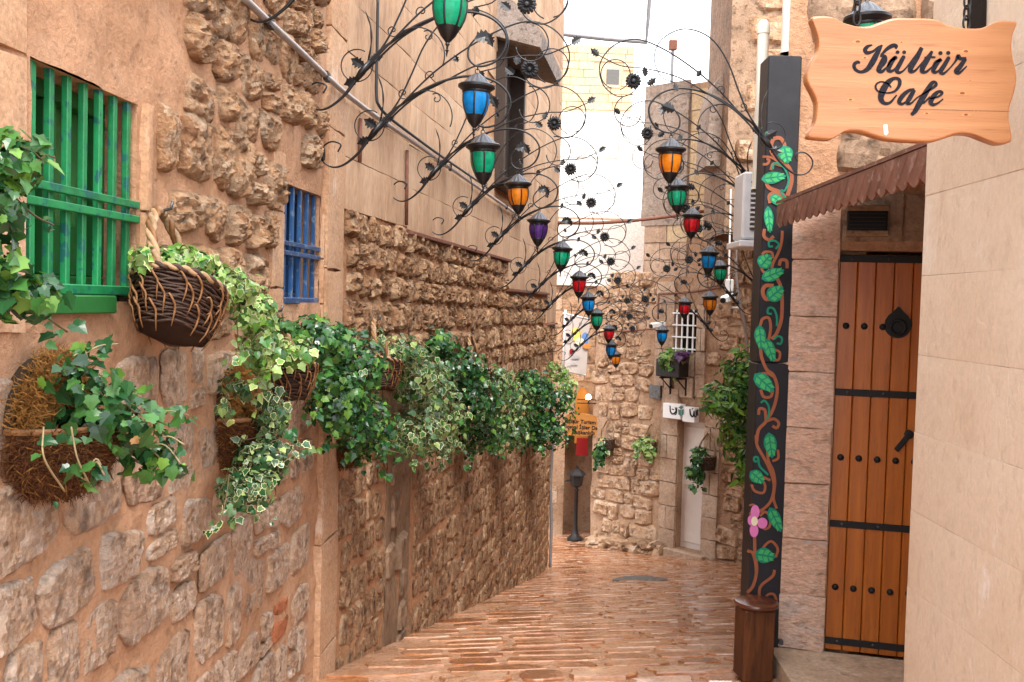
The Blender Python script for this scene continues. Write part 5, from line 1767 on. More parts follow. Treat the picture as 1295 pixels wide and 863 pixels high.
# hillside houses
hw = root('white_house', at(770, 300, 26), 'overexposed white house up the hill in the gap between the walls', 'house')
WH = Wall((at(700, 200, 26).x, 26), (at(819, 200, 26).x, 26), 1)
tl = WH.hit(760, 142)[1]
O('wall', wall_sheet(WH, 0, WH.len, lambda s: -1, tl, .3, M['white_plaster'], .03, seed=20, thick=6), hw)
a = rb2 = (WH.hit(790, 175)[0], WH.hit(804, 175)[0])
p = MB()
wbox(WH, a[0], a[1], WH.hit(797, 181)[1], WH.hit(797, 171)[1], -.1, .06, .01, p)
wn_ = O('window', p.mesh('window', M['dressed']), hw)
p = MB()
wbox(WH, a[0] + .05, a[1] - .05, WH.hit(797, 181)[1] + .05, WH.hit(797, 171)[1] - .05, .061, .07, 0, p)
sub('pane', p.mesh('pane', M['dark_hole']), wn_, Matrix.Identity(4))
m = MB()
pp = [at(x, y_, 25.9) for x, y_ in ((783, 150), (815, 128), (821, 128), (821, 300), (783, 300))]
m.v = [tuple(v_) for v_ in pp] + [tuple(v_ + V((0, 4, 0))) for v_ in pp]
m.f = [(0, 4, 3, 2, 1), (5, 6, 7, 8, 9)] + [(i, (i + 1) % 5, (i + 1) % 5 + 5, i + 5) for i in range(5)]
m.m = [0] * 7
O('gable', m.mesh('gable', M['white_plaster']), hw)
wb_i = courses(0, WH.hit(783, 150)[0], WH.hit(760, 200)[1], tl, .32, .6, 70)
blocks(WH, hw, wb_i, [block_proto('block', M['white_plaster'], .02, .01, 120 + i) for i in range(4)], .08, .05, .02, seed=22, name='block')

ht = root('stone_house', at(765, 140, 36), 'ochre block house with a small square window, highest up the hill', 'house')
WT2 = Wall((at(690, 100, 36).x, 36), (at(801, 100, 36).x, 36), 1)
ttop = WT2.hit(765, 58)[1]
p = MB()
wbox(WT2, 0, WT2.len, .5, ttop, -6, -.03, 0, p)
O('wall', p.mesh('wall', M['ochre']), ht)
hw_ = (WT2.hit(767, 98)[0], WT2.hit(783, 98)[0], WT2.hit(775, 108)[1], WT2.hit(775, 88)[1])
oi_ = courses(0, WT2.len, WT2.hit(765, 150)[1], ttop, .29, .62, 71, [(hw_[0], hw_[1], hw_[2], hw_[3])])
blocks(WT2, ht, oi_, [block_proto('block', M['ochre'], .012, .004, 130 + i) for i in range(4)], .08, .02, .02, seed=23, name='block')
p = MB()
wbox(WT2, hw_[0], hw_[1], hw_[2], hw_[3], -.02, .0, 0, p)
wn_ = O('window', p.mesh('window', M['grey_panel']), ht)
p = MB()
wbox(WT2, hw_[0] - .04, hw_[1] + .04, hw_[2] - .1, hw_[2], -.02, .06, .01, p)
sub('sill', p.mesh('sill', M['ochre']), wn_, Matrix.Identity(4))

# ================================================================ SMALL THINGS IN THE STREET
# Arabic-lettered boards over the far door
for (x0, x1, y0, y1, nm) in ((845.5, 868, 510, 529, 'a'), (870, 885.5, 514.5, 533.5, 'b')):
    r4 = rx(x0, x1, y0, y1)
    lab = 'white board with black script and a dark cube over the pale door' if nm == 'a' else 'white board with black script only, right over the pale door'
    nb = root('lettered_board', WX.pt((r4[0] + r4[1]) / 2, r4[2], .12), lab, 'sign')
    p = MB()
    wbox(WX, r4[0], r4[1], r4[2], r4[3], .02, .16 if nm == 'a' else .155, .008, p)
    O('board', p.mesh('board', M['white_paint']), nb)
    lm = MB()
    def z6(x, y_): return (800 + x / 3.75, 390 + y_ / 3.75)
    if nm == 'a':
        ss = [[(178, 462, 3), (180, 490, 4), (192, 502, 5), (206, 488, 4), (202, 470, 3)], [(210, 470, 3), (208, 498, 4), (200, 506, 3)], [(186, 478, 3), (198, 482, 3)]]
        cube = [[(216, 478), (230, 484), (230, 512), (218, 504)], [(233, 484), (244, 478), (243, 503), (233, 511)], [(217, 470), (230, 462), (243, 470), (231, 478)]]
        for cq in cube:
            lm.add([WX.pt(*WX.hit(*z6(*t), .16), .164) for t in cq], [(0, 1, 2, 3)], 1)
    else:
        ss = [[(272, 478, 4), (276, 506, 5), (288, 514, 5), (292, 486, 4)], [(292, 486, 4), (294, 512, 4), (302, 512, 4), (302, 484, 4)], [(308, 480, 4), (310, 510, 4)], [(282, 480, 3), (288, 474, 3)]]
    for s_ in ss:
        P = [(*z6(x, y_), w_ * 1.55 / 3.75) for x, y_, w_ in s_]
        Q = catmull(P, 5)
        for i in range(len(Q) - 1):
            d = Q[i + 1][:2] - Q[i][:2]
            nn = np.array((-d[1], d[0])) / (np.linalg.norm(d) + 1e-9)
            a_, b_ = Q[i][:2], Q[i + 1][:2]
            w0, w1 = Q[i][2] / 2, Q[i + 1][2] / 2
            lm.add([WX.pt(*WX.hit(*t, .16), .163) for t in (a_ + nn * w0, b_ + nn * w1, b_ - nn * w1, a_ - nn * w0)], [(0, 1, 2, 3)], 0)
    O('lettering', lm.mesh('lettering', [M['letter'], M['print_green']]), nb)
# grey plaque
r4 = rx(825, 839, 487, 504)
p = MB()
wbox(WX, r4[0], r4[1], r4[2], r4[3], .03, .09, .006, p)
O('wall_plaque', p.mesh('wall_plaque', M['drain_stone']), None, None, 'small dark grey plaque on the far facade left of the lettered boards', 'plaque')
# security cameras
def sec_cam(pos, d, lab):
    t = root('security_camera', pos, lab, 'camera')
    R_ = V(d).to_track_quat('X', 'Z').to_matrix().to_4x4()
    mw = Matrix.Translation(pos) @ R_
    O('housing', MB().box((-.12, -.05, -.045), (.14, .05, .045), mw, 0, .018).mesh('housing', M['white_paint']), t)
    O('lens', MB().lathe([(.034, 0), (.034, .03), (.0, .032)], 12, mw @ Matrix.Translation((.135, 0, -.005)) @ Matrix.Rotation(math.pi / 2, 4, 'Y')).mesh('lens', M['iron_dark']), t)
    O('mount', MB().tube([pos + V((0, 0, -.03)), pos + V((.06, .1, -.12)), pos + V((.2, .26, -.12))], .018, 6).mesh('mount', M['white_paint']), t)
sec_cam(WX.px(833, 411, .25), (-1, -.5, -.15), 'white security camera on the far facade by the small blue lantern')
sec_cam(at(921, 377, 12.2), (-.6, -.8, -.2), 'white security camera below the green lantern near the post')
bxp = at(922, 361, 12.3)
O('junction_box', MB().box((-.055, -.03, -.075), (.055, .03, .075), Matrix.Translation(bxp), 0, .012).tube([bxp + V((0, .03, .07)), bxp + V((0, .1, 1.2))], .012, 6).mesh('junction_box', M['white_paint']), None, None, 'small white junction box hanging above the right security camera', 'box')
# rusty pipes on and across the alley
def pipe(pts, r_, lab, mt='rust'):
    O('rusty_pipe', MB().tube(catmull(pts, 5), r_, 8).mesh('rusty_pipe', M[mt], True), None, None, lab, 'pipe')
pipe([WF.pt(WF.len - .1, at(715, 283, 15).z, .0), at(760, 282, 14.9), at(830, 276, 14.9), at(900, 266, 14.9), at(945, 260, 14.8)], .026, 'long rusty pipe spanning the alley overhead')
pipe([WX.px(833, 372, .1), WX.px(870, 370, .1), WX.px(910, 364, .1), WX.px(944, 358, .1)], .02, 'short rusty pipe running along the far facade above the grille')
pipe([WX.px(833, 373, .1), WX.px(832, 404, .1)], .018, 'rusty pipe dropping to the security camera')
pipe([WX.px(752, 420, .08), WX.px(790, 419, .08), WX.px(828, 416, .08)], .016, 'thin rusty pipe along the facade left of the security camera')
O('hanging_cable', MB().tube(catmull([at(932, 300, 12), at(931, 345, 12), at(936, 385, 12), at(943, 420, 12), at(945, 450, 12)], 5), .02, 6).mesh('hanging_cable', M['pipe_grey'], True), None, None, 'pale cable hanging down beside the painted post', 'cable')
# iron sign frame sticking out of the left house
a = WF.pt(WF.len - .05, at(722, 45, 15).z, .0)
O('sign_holder', MB().tube([a, at(770, 50, 14.95), at(817, 54, 14.95), at(820, 20, 14.95), at(823, -25, 14.95)], .032, 8).mesh('sign_holder', M['conduit'], True, 40), None, None, 'plain iron frame sticking out from the top of the left house', 'frame')
# rooftop pole
r0 = at(849, 118, 17.5); r1 = at(851, 60, 17.5)
rpz = root('roof_pole', r0, 'thin pole with a small box on the far roof', 'pole')
O('pole', MB().tube([r0 - V((0, 0, .6)), r1], .028, 8).mesh('pole', M['conduit'], True), rpz)
O('box', MB().box((-.07, -.05, -.05), (.07, .05, .12), Matrix.Translation(r1), 0, .01).mesh('box', M['rust']), rpz)
# air conditioner
ac0 = at(948, 260, 6.4)
acn = root('air_conditioner', at(948, 303, 6.4), 'white air conditioner unit peeking out behind the painted post', 'air conditioner')
x0, x1 = at(939, 260, 6.4).x, at(939, 260, 6.4).x + .62
z0, z1 = at(945, 303, 6.4).z, at(945, 217, 6.4).z
O('case', MB().box((x0, 6.4, z0), (x1, 6.66, z1), None, 0, .014).mesh('case', M['white_metal']), acn)
O('grille', MB().box((x0 + .05, 6.385, z0 + .06), (x1 - .1, 6.3995, z1 - .06), None, 0, .004).mesh('grille', M['grey_panel']), acn)
for k in range(10):
    zz = z0 + .075 + k * (z1 - z0 - .15) / 9.5
    O('slat', MB().box((x0 + .045, 6.374, zz), (x1 - .095, 6.3845, zz + .012), None, 0, .002).mesh('slat', M['white_metal']), acn)
O('tray', MB().box((x0 - .02, 6.36, z0 - .05), (x1, 6.75, z0 - .008), None, 0, .006).mesh('tray', M['white_metal']), acn)
O('valve', MB().tube([(x0 + .10, 6.37, z0 + .12), (x0 + .10, 6.33, z0 + .12), (x0 + .12, 6.32, z0 + .02)], .012, 6).mesh('valve', M['twig']), acn)

# ================================================================ BASKETS
def tri_frame(pos, out):
    out = V(out).normalized()
    ex = out.cross(UP)
    m_ = Matrix((ex, out, UP)).transposed().to_4x4()
    m_.translation = pos
    return m_

def wicker_basket(pos, out, w_, h_, tilt, label, group, handle=.5, detail=1):
    """oval wicker basket, rim centre at pos, hung on the wall by its rope handle"""
    fr = tri_frame(pos, out) @ Matrix.Rotation(tilt, 4, 'Y')
    t = root('wicker_basket', V(pos) - UP * h_, label, 'basket', group)
    rnd = random.Random(int(abs(pos[1]) * 100))
    def R(z):
        u = max(0.0, -z / h_)
        return (w_ / 2) * (1 - .24 * u ** 1.6)
    sy = .72
    def P(a, z, k=1.0):
        r_ = R(z) * k
        return fr @ V((r_ * math.cos(a), r_ * sy * math.sin(a), z))
    prof = [(R(z) * .96 / 1, z) for z in np.linspace(0, -h_, 7)] + [(0, -h_)]
    O('lining', MB().lathe(prof, 24, fr @ Matrix.Diagonal((1, sy, 1, 1))).lathe([(R(0) * .94, -.02), (0, -.035)], 24, fr @ Matrix.Diagonal((1, sy, 1, 1))).mesh('lining', M['wicker_dark'], True), t)
    nr = int(13 * detail) + 3
    wv = MB()
    for k in range(nr):
        z = -h_ * (k + .4) / nr * 1.02
        ph = rnd.uniform(0, 6)
        wv.tube([P(a, z + .004 * math.sin(a * 5 + ph), 1.0 + .022 * math.sin(a * 11 + k * math.pi + ph * .1)) for a in np.linspace(0, 2 * math.pi, 57)[:-1]], h_ / nr * .52, 5, closed=True)
    O('weave', wv.mesh('weave', M['wicker'], True), t)
    tw_ = MB()
    for row in range(3):
        for k in range(13):
            a = 2 * math.pi * (k + .5 * row) / 13 + rnd.uniform(-.1, .1)
            z = -h_ * (.16 + .27 * row) + rnd.uniform(-.01, .01)
            q_ = [P(a - .10, z + .015, 1.0), P(a - .05, z + .02, 1.07), P(a + .05, z + .004, 1.09), P(a + .11, z - .01, 1.05), P(a + .11, z - .035, 1.06), P(a + .08, z - .06, 1.0)]
            tw_.tube(catmull(q_, 3), [.0015, .0032, .0036, .003, .0015], 5)
    O('twig_loops', tw_.mesh('twig_loops', M['twig'], True), t, kind='stuff')
    for s_ in (0, 1):
        q_ = [P(a, .006 + .005 * math.cos(a * 16 + s_ * math.pi), 1.03 + .02 * math.sin(a * 16 + s_ * math.pi)) for a in np.linspace(0, 2 * math.pi, 97)[:-1]]
        O('rim', MB().tube(q_, .0075, 5, closed=True).mesh('rim', M['twig_pale'] if s_ else M['wicker'], True), t)
    if handle:
        base = catmull([(-w_ * .48, -.0), (-w_ * .42, handle * .5), (-w_ * .14, handle * .93), (0, handle), (w_ * .14, handle * .93), (w_ * .42, handle * .5), (w_ * .48, 0)], 8)
        for s_ in range(3):
            q_ = []
            for i, b_ in enumerate(base):
                an = i * .75 + s_ * 2.09
                q_.append(fr @ V((b_[0] + .009 * math.cos(an), -w_ * sy * .40 * min(1, b_[1] / handle) + .009 * math.sin(an), b_[1])))
            O('handle_strand', MB().tube(q_, .0085, 6).mesh('handle_strand', M['twig'] if s_ == 1 else M['twig_pale'], True), t)
        hp2 = fr @ V((0, -w_ * sy * .40, handle))
        o_ = V(out).normalized()
        O('hook', MB().tube([hp2 - o_ * .06 + UP * .02, hp2 + UP * .004 + o_ * .0, hp2 + o_ * .03 + UP * .012, hp2 + o_ * .035 + UP * .034], .005, 6).mesh('hook', M['pewter'], True), t)
    return t

def coir_basket(pos, out, w_, h_, back, label, group, nf=900):
    """half-round wall planter lined with coconut fibre, with a mossy back panel"""
    fr = tri_frame(pos, out)
    t = root('coir_planter', V(pos) - UP * h_, label, 'planter', group)
    rnd = random.Random(int(abs(pos[1]) * 100) + 5)
    def P(a, u, k=1.0):          # a 0..pi round the front, u 0 rim .. 1 bottom
        r_ = (w_ / 2) * math.sqrt(max(0, 1 - (u * .93) ** 2.2)) * k
        return fr @ V((r_ * math.cos(a), r_ * .95 * math.sin(a), -h_ * u))
    m_ = MB()
    na, nu = 18, 8
    for j in range(nu + 1):
        for i in range(na + 1):
            m_.v.append(tuple(P(math.pi * i / na, j / nu, 1 + .05 * noise.noise(V((i * .7, j * .9, pos[1]))))))
    for j in range(nu):
        for i in range(na):
            a = j * (na + 1) + i
            m_.f.append((a, a + 1, a + na + 2, a + na + 1)); m_.m.append(0)
    O('lining', m_.mesh('lining', M['coir'], True), t)
    O('soil', MB().add([P(math.pi * i / 12, .12, .98) for i in range(13)], [tuple(range(13))]).mesh('soil', M['soil']), t)
    f_ = MB()
    for k in range(nf):
        a, u = rnd.uniform(.02, math.pi - .02), rnd.random() ** .8
        p0_ = P(a, u, 1.01)
        d_ = V((rnd.gauss(0, 1), rnd.gauss(0, 1), rnd.gauss(0, .55))).normalized() * rnd.uniform(.02, .06) * w_ / .35
        nrm = (p0_ - P(a, u, .5)).normalized() if u < .95 else -UP
        d_ -= nrm * d_.dot(nrm) * .8
        mid = p0_ + d_ * .5 + nrm * rnd.uniform(.004, .022)
        e_ = p0_ + d_ + nrm * rnd.uniform(-.002, .014) - UP * rnd.uniform(0, .01)
        s_ = d_.cross(nrm).normalized() * rnd.uniform(.0006, .0014)
        f_.add([p0_ - s_, p0_ + s_, mid + s_, mid - s_, e_], [(0, 1, 2, 3), (3, 2, 4)], 0 if rnd.random() < .9 else 1)
    O('fibres', f_.mesh('fibres', [M['coir'], M['moss']]), t, kind='stuff')
    if back:
        g_ = MB()
        ol_ = [(w_ * .5 * math.cos(a), back * math.sin(a)) for a in np.linspace(0, math.pi, 13)]
        g_.prism(ol_, -.02, .012, fr)
        O('back_panel', g_.mesh('back_panel', M['soil']), t)
        f2 = MB()
        for k in range(nf):
            a, u = rnd.uniform(.03, math.pi - .03), math.sqrt(rnd.uniform(.12, 1.04))
            c_ = V((w_ * .5 * u * math.cos(a), rnd.uniform(.008, .05), back * u * math.sin(a)))
            d_ = V((rnd.gauss(0, 1), rnd.gauss(0, .6), rnd.gauss(0, 1))).normalized() * rnd.uniform(.015, .04)
            e_ = V((rnd.gauss(0, 1), rnd.gauss(0, .6), rnd.gauss(0, 1))).normalized() * rnd.uniform(.01, .03)
            s_ = d_.cross(V((0, 1, 0)))
            s_ = (s_.normalized() if s_.length > 1e-5 else V((1, 0, 0))) * .0014
            q_ = [c_ - s_, c_ + s_, c_ + d_ + s_, c_ + d_ - s_, c_ + d_ + e_]
            f2.add([fr @ v_ for v_ in q_], [(0, 1, 2, 3), (3, 2, 4)])
        O('moss', f2.mesh('moss', M['moss']), t, kind='stuff')
    m_ = MB().tube([P(math.pi * i / 18, 0, 1.03) + UP * .004 for i in range(19)], .008, 6)
    O('rim', m_.mesh('rim', M['twig']), t)
    return t

# ================================================================ IVY
LEAF2D = [(0, 0), (.17, -.09), (.42, .02), (.39, .21), (.53, .42), (.33, .54), (.19, .77), (0, 1.0), (-.19, .77), (-.33, .54), (-.53, .42), (-.39, .21), (-.42, .02), (-.17, -.09)]
def leaf_geo(fold=.10, curl=.16):
    pts = [(x, y, fold * abs(x) * 1.6 - curl * y * y) for x, y in LEAF2D]
    c = (0, .36, -curl * .13)
    return pts, c
_pts, _c = leaf_geo()
LV = np.array(_pts + [_c] + [(x * .83, .36 + (y - .36) * .83, z * .88 + .012) for x, y, z in _pts], float)
_n = len(_pts)
LF_PLAIN = [(i, (i + 1) % _n, _n) for i in range(_n)]
LF_IN = [(_n + 1 + i, _n + 1 + (i + 1) % _n, _n) for i in range(_n)]
LF_RING = [(i, (i + 1) % _n, _n + 1 + (i + 1) % _n, _n + 1 + i) for i in range(_n)]
BUSH2D = [(0, 0), (.16, .2), (.2, .45), (.12, .75), (0, 1), (-.12, .75), (-.2, .45), (-.16, .2)]
BV = np.array([(x, y, .25 * abs(x) - .2 * y * y) for x, y in BUSH2D] + [(0, .5, -.06)], float)
BF = [(i, (i + 1) % 8, 8) for i in range(8)]

def leaf_single(vari, mats):
    if vari:
        return MB().add(LV, LF_IN, 0).add(LV, LF_RING, 1).mesh('leaf', mats)
    return MB().add(LV[:_n + 1], LF_PLAIN).mesh('leaf', mats)

def scatter(blobs, rnd):
    """blobs: (centre, rx, ry_depth, rz, count, hang). returns positions and outward normals"""
    out = []
    for (c, a_, b_, h_, n_, inner) in blobs:
        for _ in range(n_):
            d = V((rnd.gauss(0, 1), rnd.gauss(0, 1), rnd.gauss(0, 1))).normalized()
            r_ = rnd.random() ** inner
            lump = 1 + .28 * noise.noise(d * 2.1 + c * 3) + .15 * noise.noise(d * 5 + c * 3)
            p_ = c + V((d.x * a_, d.y * b_, d.z * h_)) * r_ * lump
            nn = V((d.x / a_, d.y / b_, d.z / h_)).normalized()
            out.append((p_, nn))
    return out

def leaf_matrix(p_, nn, size, rnd, droop=.5):
    nrm = (nn + V((rnd.gauss(0, .45), rnd.gauss(0, .45) - .25, rnd.gauss(0, .45) + .35))).normalized()
    dn = V((rnd.gauss(0, .8), rnd.gauss(0, .8), -droop * 2 + rnd.gauss(0, .4)))
    yv = dn - nrm * dn.dot(nrm)
    yv = yv.normalized() if yv.length > 1e-4 else nrm.orthogonal().normalized()
    xv = yv.cross(nrm)
    s_ = size * (rnd.uniform(.4, 1.2) if rnd.random() < .85 else rnd.uniform(1.1, 1.5))
    m_ = Matrix((xv, yv, nrm)).transposed()
    return np.array(m_) * s_, np.array(p_)

def ivy(label, base, blobs, size, pal, vari=0.0, strands=(), group='ivy plants', seed=1, name='ivy_plant', single=False, bush=False, stem_mat='stem', droop=.5):
    """pal = list of (material name, weight); strands = lists of world points clothed with leaves"""
    rnd = random.Random(seed)
    t = root(name, base, label, 'plant', group)
    if not bush and not single:
        blobs = [(a, b, c, d, int(e * 2.0), f) for a, b, c, d, e, f in blobs]
        size *= .88
    pts = scatter(blobs, rnd)
    sm = MB()
    for (q_, n_) in strands:
        cv = [V(v_) for v_ in catmull(q_, 8)]
        sm.tube(cv, .0022 if size < .06 else .003, 4)
        for i in range(n_):
            c_ = cv[min(len(cv) - 1, int(len(cv) * rnd.random()))]
            pts.append((c_ + V((rnd.gauss(0, .016), rnd.gauss(0, .016), rnd.gauss(0, .014))), V((rnd.gauss(0, .5), -.6, .5)).normalized()))
    if not single and not bush:
        for (c_, a_, b_, h_, n_, inner) in blobs:
            for k in range(2 if n_ > 150 else 0):
                st_ = c_ + V((rnd.uniform(-.8, .8) * a_, -b_ * rnd.uniform(.3, .9), -h_ * rnd.uniform(.4, .9)))
                ln_s = rnd.uniform(.05, .16) * min(1, size / .045)
                cv = [V(v_) for v_ in catmull([st_, st_ + V((rnd.gauss(0, .02), -.02, -ln_s * .5)), st_ + V((rnd.gauss(0, .04), -.02, -ln_s))], 6)]
                sm.tube(cv, .0018, 4)
                for i in range(int(5 + ln_s * 60)):
                    q_ = cv[int(len(cv) * rnd.random() * .999)]
                    pts.append((q_ + V((rnd.gauss(0, .012), rnd.gauss(0, .012), rnd.gauss(0, .01))), V((rnd.gauss(0, .5), -.7, .4)).normalized()))
    for (c_, a_, b_, h_, n_, inner) in blobs:
        for k in range(max(2, n_ // 60)):
            d = V((rnd.gauss(0, 1), rnd.gauss(0, 1), rnd.gauss(0, 1))).normalized()
            e_ = c_ + V((d.x * a_, d.y * b_, d.z * h_)) * .95
            sm.tube(catmull([c_ + V((0, 0, h_ * .2)), c_.lerp(e_, .5) + V((0, 0, .03)), e_], 4), .0025, 4)
    if sm.v:
        O('stems', sm.mesh('stems', M[stem_mat], True), t, kind='stuff')
    names = [p_[0] for p_ in pal]
    wts = [p_[1] for p_ in pal]
    VV, FF = (BV, BF) if bush else (LV, None)
    if single:
        meshes = {nm: leaf_single(False, M[nm]) for nm in names}
        for (p_, nn) in pts:
            nm = rnd.choices(names, wts)[0]
            R_, tr = leaf_matrix(p_, nn, size, rnd, droop)
            mw = Matrix([list(R_[i]) + [tr[i]] for i in range(3)] + [[0, 0, 0, 1]])
            O('leaf', meshes[nm], t, mw)
        return t
    mats = [M[nm] for nm in names] + [M['leaf_cream']]
    vs, fs, ms = [], [], []
    for (p_, nn) in pts:
        R_, tr = leaf_matrix(p_, nn, size, rnd, droop)
        k = rnd.choices(range(len(names)), wts)[0]
        b_ = len(vs)
        if bush:
            vs.extend((BV @ R_.T + tr).tolist())
            fs.extend([tuple(i + b_ for i in f) for f in BF]); ms.extend([k] * len(BF))
        elif rnd.random() < vari:
            vs.extend((LV @ R_.T + tr).tolist())
            fs.extend([tuple(i + b_ for i in f) for f in LF_IN]); ms.extend([k] * len(LF_IN))
            fs.extend([tuple(i + b_ for i in f) for f in LF_RING]); ms.extend([len(names)] * len(LF_RING))
        else:
            vs.extend((LV[:_n + 1] @ R_.T + tr).tolist())
            fs.extend([tuple(i + b_ for i in f) for f in LF_PLAIN]); ms.extend([k] * len(LF_PLAIN))
    m_ = MB()
    m_.v, m_.f, m_.m = vs, fs, ms
    O('leaves', m_.mesh('leaves', mats), t, kind='stuff')
    return t

def LW(px_, py_, off):
    """a point off the left wall seen at a pixel"""
    s, h = WF.hit(px_, py_, off)
    if s < -off * .1:
        s, h = WN.hit(px_, py_, off)
        return WN.pt(s, h, off), WN
    return WF.pt(s, h, off), WF

def blob(px_, py_, off, rxp, rzp, n_, inner=.35, dep=None):
    c_, _w = LW(px_, py_, off)
    k = c_.y / F
    return (c_, rxp * k * 1.17, (dep if dep else rxp * k), rzp * k * 1.12, n_, inner)

GREEN = [('leaf_mid', 5), ('leaf_dark', 5), ('leaf_light', .9), ('leaf_dry', .15)]
DARK = [('leaf_dark', 6), ('leaf_mid', 3.5), ('leaf_light', .6)]
PALE = [('leaf_pale', 4), ('leaf_light', 3), ('leaf_mid', 1.6)]
GREY = [('leaf_grey', 4), ('leaf_mid', 2.5), ('leaf_pale', 1.5), ('leaf_dry', .12)]
FRESH = [('leaf_mid', 5), ('leaf_light', 1.5), ('leaf_dark', 4)]

# 1: top-left plant, mostly out of frame
c_, _ = LW(10, 250, .24)
ivy('dark green ivy hanging into the frame beside the green window', c_, [blob(5, 205, .22, 48, 42, 170, .5), blob(-12, 265, .22, 45, 55, 150, .5), blob(18, 372, .22, 55, 30, 120, .5), blob(-10, 330, .22, 30, 30, 50, .5)], .034, FRESH,
    strands=[([LW(0, 380, .22)[0], LW(40, 390, .24)[0], LW(85, 420, .26)[0]], 14), ([LW(0, 230, .22)[0], LW(40, 270, .24)[0], LW(68, 285, .25)[0]], 10), ([LW(0, 180, .22)[0], LW(40, 190, .25)[0], LW(70, 200, .26)[0]], 10)], seed=3, single=True)
# 2: coir planter bottom left
cp, _ = LW(62, 545, .03)
coir_basket(WN.px(58, 538, .02), WN.n, .33, .165, .17, 'large coir planter with mossy back, lowest left on the wall', 'coir planters', 5000)
c_, _ = LW(110, 520, .15)
ivy('loose green ivy spilling from the lowest left coir planter', c_, [blob(105, 480, .13, 55, 36, 105, .5), blob(140, 530, .18, 66, 42, 190, .5), blob(190, 570, .2, 46, 34, 120, .5), blob(112, 600, .2, 18, 14, 14, .5)], .034, GREEN,
    strands=[([LW(110, 500, .15)[0], LW(170, 520, .2)[0], LW(215, 520, .22)[0], LW(240, 526, .22)[0]], 18), ([LW(120, 530, .15)[0], LW(180, 560, .2)[0], LW(215, 590, .24)[0], LW(240, 592, .24)[0]], 16), ([LW(55, 540, .2)[0], LW(56, 580, .22)[0], LW(82, 622, .2)[0]], 3), ([LW(90, 540, .2)[0], LW(98, 580, .22)[0], LW(112, 610, .22)[0]], 6), ([LW(80, 470, .1)[0], LW(120, 440, .14)[0], LW(150, 435, .16)[0]], 10)], seed=5, single=True, stem_mat='stem_pale')
# 3: big wicker basket with pale ivy
bk = WN.px(228, 365, .14)
k = bk.y / F
wicker_basket(bk, WN.n, .335, .14, -.34, 'big dark wicker basket with rope handle by the green window', 'wicker baskets', handle=.24, detail=1.2)
c_ = bk
ivy('pale variegated ivy overflowing the big wicker basket', c_, [blob(222, 330, .13, 46, 18, 230, .6), blob(275, 358, .16, 44, 22, 260, .55), blob(318, 392, .19, 24, 32, 150, .5), blob(332, 440, .2, 26, 34, 150, .5), blob(182, 325, .1, 14, 16, 25, .5), blob(372, 448, .22, 26, 20, 70, .5)], .032, PALE, .35,
    strands=[([LW(300, 400, .2)[0], LW(300, 440, .2)[0], LW(290, 470, .2)[0]], 20), ([LW(330, 420, .2)[0], LW(335, 470, .21)[0], LW(330, 520, .21)[0]], 24)], seed=7)
# 4: coir planter with trailing variegated ivy
coir_basket(WN.px(293, 528, .02), WN.n, .27, .19, .20, 'coir planter with mossy back under the big wicker basket', 'coir planters', 3600)
c_, _ = LW(300, 520, .15)
ivy('trailing white-edged ivy hanging below the middle coir planter', c_, [blob(300, 488, .14, 24, 14, 45, .5), blob(344, 520, .2, 20, 34, 150, .5), blob(330, 580, .18, 34, 28, 210, .5), blob(310, 618, .17, 34, 26, 170, .5), blob(284, 515, .16, 12, 16, 10, .5)], .031, [('leaf_grey', 4), ('leaf_dark', 2.5), ('leaf_pale', 1)], .45,
    strands=[([LW(345, 560, .2)[0], LW(365, 568, .22)[0], LW(395, 572, .22)[0]], 14), ([LW(350, 545, .2)[0], LW(372, 555, .22)[0], LW(382, 556, .22)[0]], 10), ([LW(290, 600, .17)[0], LW(285, 635, .17)[0], LW(278, 660, .17)[0]], 8)], seed=9)
# 5: second wicker basket, dark ivy
bk = WN.px(366, 462, .14); k = bk.y / F
wicker_basket(bk, WN.n, .28, .13, -.2, 'wicker basket below the blue window, half covered by ivy', 'wicker baskets', handle=66 * k)
ivy('glossy dark green ivy below the blue window', bk, [blob(400, 432, .17, 42, 30, 330, .4), blob(440, 465, .18, 46, 46, 480, .4), blob(425, 505, .18, 34, 36, 280, .4), blob(455, 535, .2, 42, 34, 330, .4), blob(470, 565, .2, 30, 14, 90, .5), blob(358, 410, .12, 14, 10, 30, .5)], .038, FRESH, .03,
    strands=[([LW(410, 500, .2)[0], LW(400, 520, .2)[0], LW(392, 530, .2)[0]], 14)], seed=11)
# 6: coir planter
coir_basket(WF.px(432, 552, .02), WF.n, .24, .16, .0, 'coir planter beside the pilaster, under the dark ivy', 'coir planters', 2400)
# 7: third wicker basket with variegated ivy
bk = WF.px(486, 458, .14); k = bk.y / F
wicker_basket(bk, WF.n, .26, .15, -.2, 'small wicker basket beyond the pilaster with rope handle', 'wicker baskets', handle=52 * k)
ivy('creamy variegated ivy in the middle of the row', bk, [blob(510, 445, .16, 34, 20, 170, .45), blob(530, 480, .2, 34, 34, 260, .4), blob(545, 520, .2, 40, 40, 360, .4), blob(520, 550, .2, 40, 26, 200, .4), blob(560, 560, .2, 26, 18, 110, .5), blob(480, 430, .1, 8, 16, 14, .5)], .042, GREY, .6, seed=13)
